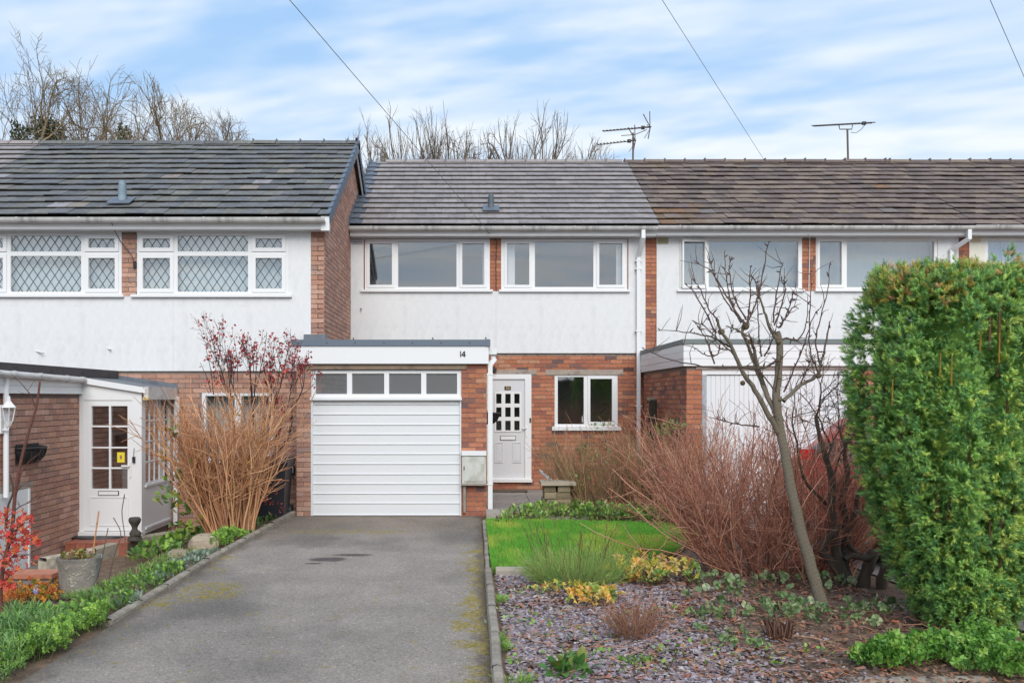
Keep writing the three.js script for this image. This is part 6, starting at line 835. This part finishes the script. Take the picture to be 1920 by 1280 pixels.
// ================================================================ smaller things
{ // red tiled doorstep
  const g = thing('doorstep', 'red quarry-tiled step in front of the white porch', 'step'), yT = sy(1004, DP) - 0.005, yB = -0.34, x0 = -5.52, x1 = sx(266, DP) + 0.02, z0 = -DP + 0.06, z1 = -DP + 0.62;
  part('step_block', new GB().box(x0, x1, yB, yT - 0.012, z0, z1), MT.mortarDark, g);
  const cols = [[0.36, 0.115, 0.07], [0.32, 0.10, 0.062], [0.39, 0.13, 0.08]].map((c) => std(c, 0.6, { map: grainT })), n = 6, w = (x1 - x0) / n;
  for (let i = 0; i < n; i++) { for (let j = 0; j < 4; j++) part('tile', new GB().box(x0 + i * w + 0.003, x0 + (i + 1) * w - 0.003, yT - 0.012, yT, z0 + j * 0.14 + 0.003, z0 + (j + 1) * 0.14 - 0.003 + (j === 3 ? 0.012 : 0)), pick(cols), g); part('tile', new GB().box(x0 + i * w + 0.003, x0 + (i + 1) * w - 0.003, yB, yT - 0.015, z1, z1 + 0.012), pick(cols), g); }
  const m = thing('door_mat', 'black half-round rubber mat on the red step', 'door mat'), sh = new THREE.Shape(); sh.absellipse(0, 0, 0.38, 0.24, Math.PI, 2 * Math.PI); const mg = new THREE.ExtrudeGeometry(sh, { depth: 0.018, bevelEnabled: true, bevelSize: 0.008, bevelThickness: 0.005, bevelSegments: 2 }); mg.rotateX(Math.PI / 2); mg.scale(1, 1, -1);
  const q = new GB(); const N = 20; for (let k = 0; k < N; k++) { const a = Math.PI * k / N, b = Math.PI * (k + 1) / N, p = (t, r, y) => V(-Math.cos(t) * 0.38 * r, y, Math.sin(t) * 0.24 * r); q.tri(V(0, 0.02, 0), p(a, 0.97, 0.02), p(b, 0.97, 0.02)).quad(p(a, 1, 0), p(b, 1, 0), p(b, 0.97, 0.02), p(a, 0.97, 0.02)); }
  const mm = part('rubber_mat', q, MT.black, m); part('rib_pattern', (() => { const h = new GB(); for (let k = -5; k <= 5; k++) h.box(k * 0.058 - 0.008, k * 0.058 + 0.008, 0.019, 0.023, 0.015, 0.02 + 0.2 * Math.sqrt(Math.max(0, 1 - (k * 0.058 / 0.36) ** 2)) * 0.9); return h; })(), MT.bin, mm); m.position.set(sx(188, DP), yT + 0.001, -DP + 0.12);
  const d2 = thing('door_mat', 'brown coir mat at the white front door with nine panes', 'door mat'); part('coir_pile', new GB().box(sx(925, 17.9), sx(987, 17.9), 0.053, 0.075, -18.16, -17.75), std([0.16, 0.11, 0.08], 1, { map: grainT }), d2); part('rubber_border', new GB().box(sx(923, 17.9), sx(989, 17.9), 0.0525, 0.062, -18.18, -17.72), MT.black, d2);
  const f = thing('step_block', 'pale concrete block at the foot of the garage downpipe', 'concrete block'); part('block', new THREE.BoxGeometry(0.2, 0.12, 0.5).translate(0.31, 0.06, -14.25), std([0.42, 0.385, 0.34], 0.9, { map: grainT }), f);
}
{ // wheelie bin
  const g = thing('wheelie_bin', 'black wheelie bin standing behind the berry bush', 'bin', undefined, V(sx(508, 14.25), -0.02, -14.35)), b = new GB(), w = 0.25, d = 0.28, H = 0.86;
  const ring = (y, s, o = 0) => [V(-w * s, y, d * s + o), V(w * s, y, d * s + o), V(w * s, y, -d * s + o), V(-w * s, y, -d * s + o)]; const A = ring(0.06, 0.82), B = ring(H, 1); for (let k = 0; k < 4; k++) b.quad(A[k], A[(k + 1) % 4], B[(k + 1) % 4], B[k]); b.quad(A[3], A[2], A[1], A[0]); part('body', b, MT.bin, g);
  part('rim', new GB().box(-0.28, 0.28, H - 0.05, H, -0.31, 0.31), MT.bin, g);
  const l = new GB(); l.quad(V(-0.29, H + 0.01, 0.33), V(0.29, H + 0.01, 0.33), V(0.27, H + 0.09, 0.2), V(-0.27, H + 0.09, 0.2)).quad(V(-0.27, H + 0.09, 0.2), V(0.27, H + 0.09, 0.2), V(0.27, H + 0.07, -0.3), V(-0.27, H + 0.07, -0.3)).quad(V(0.29, H + 0.01, 0.33), V(0.29, H + 0.01, -0.32), V(0.27, H + 0.07, -0.3), V(0.27, H + 0.09, 0.2)).quad(V(-0.29, H + 0.01, -0.32), V(-0.29, H + 0.01, 0.33), V(-0.27, H + 0.09, 0.2), V(-0.27, H + 0.07, -0.3)).box(-0.29, 0.29, H, H + 0.012, -0.32, 0.33); part('lid', l, MT.bin, g);
  part('handle', new GB().tube([V(-0.22, H - 0.02, -0.3), V(-0.22, H + 0.02, -0.38), V(0.22, H + 0.02, -0.38), V(0.22, H - 0.02, -0.3)], 0.016, 6), MT.bin, g);
  for (const s of [-1, 1]) part('wheel', new THREE.CylinderGeometry(0.1, 0.1, 0.05, 16).rotateZ(Math.PI / 2).translate(s * 0.22, 0.1, -0.27), MT.black, g);
  const k = thing('key_safe', 'small grey key safe on the wall by the wheelie bin', 'key safe'), D = DL - 0.02, X = (p) => sx(p, D), Y = (p) => sy(p, D); part('case', new GB().box(X(542.5), X(553), Y(888), Y(873), -D, -D + 0.05), MT.black, k); part('keypad', new GB().box(X(544.5), X(551), Y(886), Y(874.5), -D + 0.05, -D + 0.058), std([0.42, 0.44, 0.46], 0.5), k);
}
function wallBasket(name, label, x, y, z, side, w, hgt) { // half-round iron hay basket on a side wall facing +x
  const g = thing(name, label, 'wall basket', 'iron wall baskets'), n = 9; const P = (a, t) => V(x + side * Math.sin(a) * 0.2 * Math.cos(t * 1.2), y - hgt * Math.sin(t * 1.35) , z + Math.cos(a) * w / 2 * (1 - 0.5 * t * t));
  for (let k = 0; k <= n; k++) { const a = Math.PI * k / n; part('iron_bar', new GB().tube([0, 0.25, 0.5, 0.75, 1].map((t) => P(a, t)), 0.009, 5), MT.black, g); }
  part('rim', new GB().tube([...Array(13)].map((_, k) => P(Math.PI * k / 12, 0)), 0.017, 6), MT.black, g); part('coco_liner', (() => { const q = new GB(); for (let k = 0; k < n; k++) for (let j = 0; j < 4; j++) { const s = (v) => V(lerp(x, v.x, 0.93), v.y, v.z); q.quad(s(P(Math.PI * k / n, (j + 1) / 4)), s(P(Math.PI * (k + 1) / n, (j + 1) / 4)), s(P(Math.PI * (k + 1) / n, j / 4)), s(P(Math.PI * k / n, j / 4))); } return q; })(), MT.bin, g);
  part('mounting_plate', new GB().box(Math.min(x, x + side * 0.008), Math.max(x, x + side * 0.008), y - hgt, y + 0.05, z - w / 2, z + w / 2), MT.black, g); return g;
}
{ const D = 5.59 * F / (885 - 48); wallBasket('wall_basket', 'black iron half-basket on the brick side wall above the white hatch', -5.575, sy(839, D), -D, 1, 0.62, 0.19); wallBasket('wall_basket', 'black iron half-basket on the garage side wall by the front door', 0.235, sy(775, 15.3), -15.3, 1, 0.5, 0.17); }
{ // carriage lantern
  const D = 11.32, x = -5.55, y = sy(772, D), g = thing('wall_lantern', 'white carriage lantern on the neighbour\'s garage wall', 'lantern', undefined, V(x + 0.08, y, -D)); g.scale.setScalar(0.85);
  const q = (r0, r1, y0, y1, m, n, gl) => { const b = new GB(); for (let k = 0; k < 6; k++) { const a = k * Math.PI / 3, c = (k + 1) * Math.PI / 3, p = (t, r, yy) => V(Math.cos(t) * r, yy, Math.sin(t) * r); b.quad(p(a, r0, y0), p(c, r0, y0), p(c, r1, y1), p(a, r1, y1)); } return part(n, b, m, g); };
  q(0.105, 0.03, 0.06, 0.15, MT.upvc, 'roof_cap'); q(0.03, 0.02, 0.15, 0.22, MT.upvc, 'finial'); q(0.055, 0.09, -0.13, 0.06, MT.glass, 'pane'); q(0.06, 0.03, -0.13, -0.2, MT.upvc, 'base'); const bars = new GB(); for (let k = 0; k < 6; k++) { const a = k * Math.PI / 3; bars.tube([V(Math.cos(a) * 0.057, -0.13, Math.sin(a) * 0.057), V(Math.cos(a) * 0.092, 0.06, Math.sin(a) * 0.092)], 0.007, 4); } part('bars', bars, MT.upvc, g); part('bracket', new GB().tube([V(-0.08, -0.25, 0), V(0, -0.25, 0), V(0, -0.19, 0)], 0.012, 6).box(-0.1, -0.08, -0.3, 0.1, -0.05, 0.05), MT.upvc, g);
}
{ // pots, stones and a garden ornament in the bed
  const p0 = gnd(146, 1112, -0.12), g = thing('planter', 'rough grey stone planter in the left bed', 'planter', undefined, p0), prof = [[0.16, 0], [0.17, 0.1], [0.18, 0.24], [0.2, 0.33], [0.2, 0.36], [0.17, 0.36], [0.16, 0.31]].map(([r, y]) => new THREE.Vector2(r, y)), lg = new THREE.LatheGeometry(prof, 28), P = lg.attributes.position; for (let k = 0; k < P.count; k++) { const f = 1 + 0.22 * (fbm(P.getX(k) * 14 + 5, P.getY(k) * 14 + P.getZ(k) * 14, 3, 3) - 0.5); P.setX(k, P.getX(k) * f); P.setZ(k, P.getZ(k) * f); } lg.computeVertexNormals(); part('bowl', lg, std([0.62, 0.575, 0.51], 0.95, { map: oldTileT, bumpMap: oldTileT, bumpScale: 0.05 }), g); part('compost', new THREE.CylinderGeometry(0.17, 0.17, 0.02, 20).translate(0, 0.315, 0), std([0.09, 0.06, 0.04], 1), g);
  const p1 = gnd(166, 1083, -0.15), h = thing('plant_pot', 'pale green glazed pot holding a bamboo cane', 'plant pot', undefined, p1); part('bowl', new THREE.LatheGeometry([[0.10, 0], [0.115, 0.12], [0.135, 0.2], [0.15, 0.205], [0.15, 0.235], [0.125, 0.235], [0.12, 0.17]].map(([r, y]) => new THREE.Vector2(r, y)), 24), std([0.24, 0.33, 0.32], 0.35), h); part('compost', new THREE.CylinderGeometry(0.125, 0.125, 0.02, 18).translate(0, 0.185, 0), std([0.07, 0.05, 0.035], 1), h);
  const cane = thing('garden_cane', 'orange bamboo cane stuck in the green pot', 'cane'); part('stick', new GB().tube([p1.clone().add(V(0.03, 0.18, 0)), p1.clone().add(V(0.10, 0.72, -0.02))], 0.008, 6), std(srgb(190, 134, 88), 0.7), cane); part('nodes', (() => { const b = new GB(); for (let t = 0.2; t < 1; t += 0.27) { const c = p1.clone().add(V(0.03 + 0.07 * t, 0.18 + 0.54 * t, -0.02 * t)); b.tube([c, c.clone().add(V(0, 0.012, 0))], 0.0105, 6); } return b; })(), std(srgb(160, 106, 66), 0.7), cane);
  const rock = (name, label, p, s, c, seed) => { const ig = new THREE.IcosahedronGeometry(1, 3), q = ig.attributes.position, v = V(); for (let k = 0; k < q.count; k++) { v.fromBufferAttribute(q, k); const f = 0.78 + 0.45 * fbm(v.x * 1.6 + seed, v.y * 1.6 + v.z * 1.9, seed, 3); q.setXYZ(k, v.x * f * s[0], v.y * f * s[1], v.z * f * s[2]); } ig.computeVertexNormals(); const m = part(name, ig, std(c, 0.9, { map: grainT, bumpMap: grainB, bumpScale: 0.006 })); m.position.copy(p); tag(m, label, 'rock', 'garden stones'); };
  rock('garden_rock', 'pale buff boulder at the foot of the brown hydrangea stems', gnd(385, 1028, -0.03).add(V(0, 0.05, 0)), [0.20, 0.13, 0.15], [0.44, 0.36, 0.27], 4); rock('garden_rock', 'small flat buff stone beside the pale boulder', gnd(335, 1042, -0.05).add(V(0, 0.02, 0)), [0.13, 0.06, 0.1], [0.36, 0.30, 0.22], 9); rock('garden_rock', 'grey stone lying in the slate chippings by the geranium', gnd(1066, 1146).add(V(0, 0.015, 0)), [0.06, 0.035, 0.05], [0.46, 0.42, 0.38], 12);
  const s = thing('garden_ornament', 'dark weathered stone figure on the red step corner', 'ornament', undefined, V(sx(252, 13.2), sy(1003, DP) - 0.004, -13.2)), st = std([0.075, 0.068, 0.06], 0.85, { map: grainT }); part('plinth', new THREE.CylinderGeometry(0.085, 0.1, 0.05, 14).translate(0, 0.025, 0), st, s); part('figure', new THREE.LatheGeometry([[0.06, 0.05], [0.075, 0.09], [0.05, 0.13], [0.035, 0.16], [0.05, 0.20], [0.075, 0.24], [0.085, 0.28], [0.07, 0.31], [0.0, 0.315]].map(([r, y]) => new THREE.Vector2(r, y)), 14), st, s); { const ig = new THREE.IcosahedronGeometry(0.05, 2).translate(0.05, 0.09, 0.03); part('base_scroll', ig, st, s); }
  const sl = thing('stone_seat', 'terracotta-topped grey block half hidden among orange leaves', 'block', undefined, gnd(62, 1106, -0.15)); part('grey_block', new GB().box(-0.24, 0.22, 0, 0.14, -0.12, 0.12), std([0.32, 0.33, 0.35], 0.9, { map: grainT }), sl); part('terracotta_slab', new GB().box(-0.27, 0.25, 0.14, 0.185, -0.15, 0.15), std(srgb(196, 130, 104), 0.9, { map: grainT }), sl);
}
{ // stub of a stone pillar beside the path, a pipe leaning on it, an old post
  const g = thing('stone_pillar', 'crumbling buff stone pillar stub with flat cap beside the path', 'pillar', undefined, V(sx(1044, 14.3), 0, -14.45)), r = rngOf(3), cols = [[0.40, 0.32, 0.20], [0.34, 0.27, 0.17], [0.45, 0.36, 0.24]].map((c) => std(c, 0.95, { map: oldTileT, bumpMap: grainB, bumpScale: 0.01 }));
  for (let j = 0; j < 5; j++) for (let i = 0; i < 2; i++) part('stone', new GB().box(-0.2 + i * 0.2 + rr(-0.02, 0.02, r), i * 0.2 - 0.005 + rr(-0.01, 0.01, r), j * 0.1, j * 0.1 + 0.094, -0.2, 0.17 + rr(0, 0.03, r)), pick(cols, r), g); part('cap', new GB().box(-0.24, 0.28, 0.5, 0.55, -0.24, 0.24), std([0.46, 0.40, 0.31], 0.9, { map: grainT }), g);
  const p = part('loose_pipe', new GB().tube([at(1013, 883, 15.2), at(1040, 907, 14.55)], 0.026, 8), MT.upvc); tag(p, 'short white plastic pipe leaning on the stone pillar', 'pipe');
  const f = thing('fence_post', 'dark mossy timber post by the neighbouring garage wall', 'post'); part('post', new GB().tube([V(sx(1224, 16.6), -0.05, -16.6), V(sx(1224, 16.6), 1.2, -16.6), V(sx(1225, 16.6), sy(750, 16.6), -16.6)], [0.085, 0.08, 0.07], 7), std([0.10, 0.085, 0.065], 1, { map: oldTileT, bumpMap: grainB, bumpScale: 0.02 }), f); part('post_cap', new GB().tube([V(sx(1213, 16.6), sy(750, 16.6), -16.6), V(sx(1229, 16.6), sy(748, 16.6), -16.6)], [0.05, 0.04], 6), MT.wood, f);
}
{ // red hatchback nosed up to the right-hand garage
  const g = thing('parked_car', 'red hatchback parked nose-in before the ribbed garage door', 'car', undefined, V(5.12, 0.005, -9.75)), red = new THREE.MeshPhysicalMaterial({ color: new THREE.Color(...srgb(196, 28, 34)), roughness: 0.35, clearcoat: 0.8, clearcoatRoughness: 0.08 }), W = 0.83;
  const sh = new THREE.Shape(); sh.moveTo(0.05, 0.3); sh.lineTo(0.0, 0.62); sh.quadraticCurveTo(0.02, 0.9, 0.1, 0.98); sh.lineTo(0.42, 1.44); sh.quadraticCurveTo(0.6, 1.53, 1.1, 1.55); sh.quadraticCurveTo(1.9, 1.54, 2.2, 1.42); sh.lineTo(2.95, 1.0); sh.quadraticCurveTo(3.6, 0.92, 3.82, 0.74); sh.quadraticCurveTo(3.97, 0.55, 3.92, 0.3); sh.lineTo(3.45, 0.26); sh.absarc(3.1, 0.3, 0.35, 0, Math.PI, false); sh.lineTo(1.1, 0.24); sh.absarc(0.75, 0.3, 0.35, 0, Math.PI, false); sh.lineTo(0.05, 0.3);
  const eg = new THREE.ExtrudeGeometry(sh, { depth: 2 * W - 0.12, bevelEnabled: true, bevelSize: 0.05, bevelThickness: 0.06, bevelSegments: 4, curveSegments: 10 }); eg.translate(0, 0, -W + 0.06); const tuck = (y) => 1 - 0.22 * smooth(0.92, 1.55, y), P = eg.attributes.position; for (let k = 0; k < P.count; k++) P.setZ(k, P.getZ(k) * tuck(P.getY(k))); eg.computeVertexNormals(); eg.rotateY(Math.PI / 2); part('body', eg, red, g); // shape x -> -z
  const glassM = new THREE.MeshStandardMaterial({ color: new THREE.Color(0.06, 0.09, 0.10), roughness: 0.06, metalness: 0.3 });
  for (const s of [-1, 1]) for (const [n, pts] of [['side_window', [[0.62, 1.03], [0.72, 1.42], [1.32, 1.46], [1.32, 1.03]]], ['side_window', [[1.4, 1.03], [1.4, 1.46], [2.1, 1.40], [2.68, 1.05]]]]) { const X = (y) => s * ((W + 0.004) * tuck(y) + 0.004), q = pts.map(([u, y]) => V(X(y), y, -u)), gb = new GB(); s > 0 ? gb.quad(q[3], q[2], q[1], q[0]) : gb.quad(q[0], q[1], q[2], q[3]); part(n, gb, glassM, g); }
  part('rear_window', new GB().quad(V(-0.62, 1.06, -0.115), V(0.62, 1.06, -0.115), V(0.54, 1.42, -0.36), V(-0.54, 1.42, -0.36)), glassM, g); part('windscreen', new GB().quad(V(0.66, 1.07, -2.9), V(-0.66, 1.07, -2.9), V(-0.56, 1.42, -2.3), V(0.56, 1.42, -2.3)), glassM, g);
  for (const s of [-1, 1]) { for (const u of [0.75, 3.1]) { const w = sub('wheel', g); w.position.set(s * (W - 0.08), 0.3, -u); part('tyre', new THREE.TorusGeometry(0.225, 0.085, 10, 28).rotateY(Math.PI / 2), MT.black, w); part('rim', new THREE.CylinderGeometry(0.19, 0.19, 0.12, 20).rotateZ(Math.PI / 2), MT.steel, w); } part('tail_light', new GB().box(s * 0.66 - 0.1, s * 0.66 + 0.1, 0.78, 1.02, -0.1, 0.035), std(srgb(150, 16, 20), 0.3), g); part('headlight', new GB().box(s * 0.6 - 0.14, s * 0.6 + 0.14, 0.68, 0.82, -3.9, -3.72), MT.steel, g); part('door_mirror', new GB().box(s * 0.88 - 0.09, s * 0.88 + 0.09, 1.02, 1.15, -2.5, -2.38), red, g); }
  part('rear_bumper', new GB().box(-0.78, 0.78, 0.34, 0.56, -0.1, 0.06), red, g); part('number_plate', new GB().box(-0.26, 0.26, 0.6, 0.71, 0.02, 0.045), std(srgb(216, 184, 60), 0.6), g);
}
// television aerials
function aerial(label, mast, booms) {
  const g = thing('tv_aerial', label, 'aerial', 'rooftop television aerials'), D = 21.75; part('mast', new GB().tube([at(mast[0], mast[2] + 8, D), at(mast[1], mast[3], D)], 0.022, 6), MT.rust, g);
  for (const [x0, y0, x1, y1, n, el, refl] of booms) { const a = at(x0, y0, D), b = at(x1, y1, D), bm = part('boom', new GB().tube([a, b], 0.012, 5), MT.rust, g), e = new GB(); for (let k = 0; k < n; k++) { const c = a.clone().lerp(b, k / (n - 1)); e.tube([c.clone().add(V(0.02, -0.02, 0.12 * el)), c.clone().add(V(0.0, 0.05, -0.12 * el))], 0.011, 4); } part('elements', e, MT.rust, bm); if (refl) { const q = new GB(); for (const t of [-1, 0, 1]) q.tube([b.clone().add(V(-0.09 - 0.06 * t, 0.30 * Math.abs(t) * (t < 0 ? 1 : -1) , 0.2)), b.clone().add(V(0.05, 0.02, -0.2))], 0.009, 4); q.tube([b.clone().add(V(-0.14, 0.3, 0)), b.clone().add(V(0.02, 0.0, 0)), b.clone().add(V(-0.03, -0.26, 0))], 0.012, 4); part('reflector', q, MT.rust, bm); } part('clamp', new GB().box(lerp(a.x, b.x, 0.86) - 0.04, lerp(a.x, b.x, 0.86) + 0.04, lerp(a.y, b.y, 0.86) - 0.03, lerp(a.y, b.y, 0.86) + 0.04, -D - 0.03, -D + 0.03), MT.black, bm); }
  return g;
}
{ const g = aerial('twin-boom television aerial where the new and old roofs meet', [1187, 1187.5, 301, 249], [[1131, 246, 1218, 238.5, 14, 1, true], [1120, 271.5, 1190, 263.5, 12, 0.8, true]]); part('cross_arm', new GB().tube([at(1165, 254, 21.75), at(1190, 252.5, 21.75), at(1213, 243, 21.75)], 0.009, 5), MT.rust, g); }
{ const g = aerial('single-boom television aerial on the old brown roof', [1591, 1589.5, 299, 242], [[1526, 236.5, 1636, 230.5, 16, 1, false]]); part('cradle', new GB().tube([at(1574, 235, 21.75), at(1575, 242, 21.75), at(1598, 242, 21.75), at(1599, 234, 21.75)], 0.013, 5), MT.rust, g); part('coax_cable', new GB().tube([at(1624, 232, 21.75), at(1616, 242, 21.75), at(1606, 249, 21.75), at(1596, 248, 21.75)], 0.006, 4), MT.black, g); }
// telegraph pole behind the viewpoint and its three drop wires
{
  const top = V(-5.6, 7.5, 4.26), g = thing('telegraph_pole', 'timber telegraph pole on the street corner', 'pole'); part('pole', new GB().tube([V(-5.6, -0.1, 4.26), V(-5.6, 7.7, 4.26)], [0.14, 0.1], 10), MT.wood, g); part('crossarm', new GB().box(-5.9, -5.3, 7.35, 7.45, 4.2, 4.32), MT.wood, g);
  const wire = (label, b, sag) => { const pts = [...Array(25)].map((_, k) => { const t = k / 24, p = top.clone().lerp(b, t); p.y -= sag * 4 * t * (1 - t); return p; }); tag(part('telephone_wire', new GB().tube(pts, 0.0042, 5), std([0.09, 0.09, 0.1], 0.6)), label, 'wire', 'telephone drop wires'); };
  wire('telephone wire running down to the eaves of the white house', at(916, 434, 17.88), 0.0); wire('telephone wire running to the ridge of the old brown roof', at(1434, 301, 21.8), 0.0); wire('telephone wire running to the house behind the yew', at(2008, 340, 20), 0.0);
}
// a clipped hedge across the street, which the windows mirror
{
  const gb = new THREE.BoxGeometry(46, 2.6, 1.6, 160, 14, 8), P = gb.attributes.position, v = V(); for (let k = 0; k < P.count; k++) { v.fromBufferAttribute(P, k); const n = fbm(v.x * 1.7 + 50, v.y * 1.9 + v.z * 2.3 + 20, 4, 4) - 0.5; P.setXYZ(k, v.x, v.y + n * 0.5, v.z + n * 0.7); } gb.computeVertexNormals(); const m = part('hedge', gb, std([0.05, 0.075, 0.035], 0.95, { map: grainT })); m.position.set(0, 1.3, 10.5); tag(m, 'long clipped green hedge across the street', 'hedge');
}
renderer.render(scene, camera);
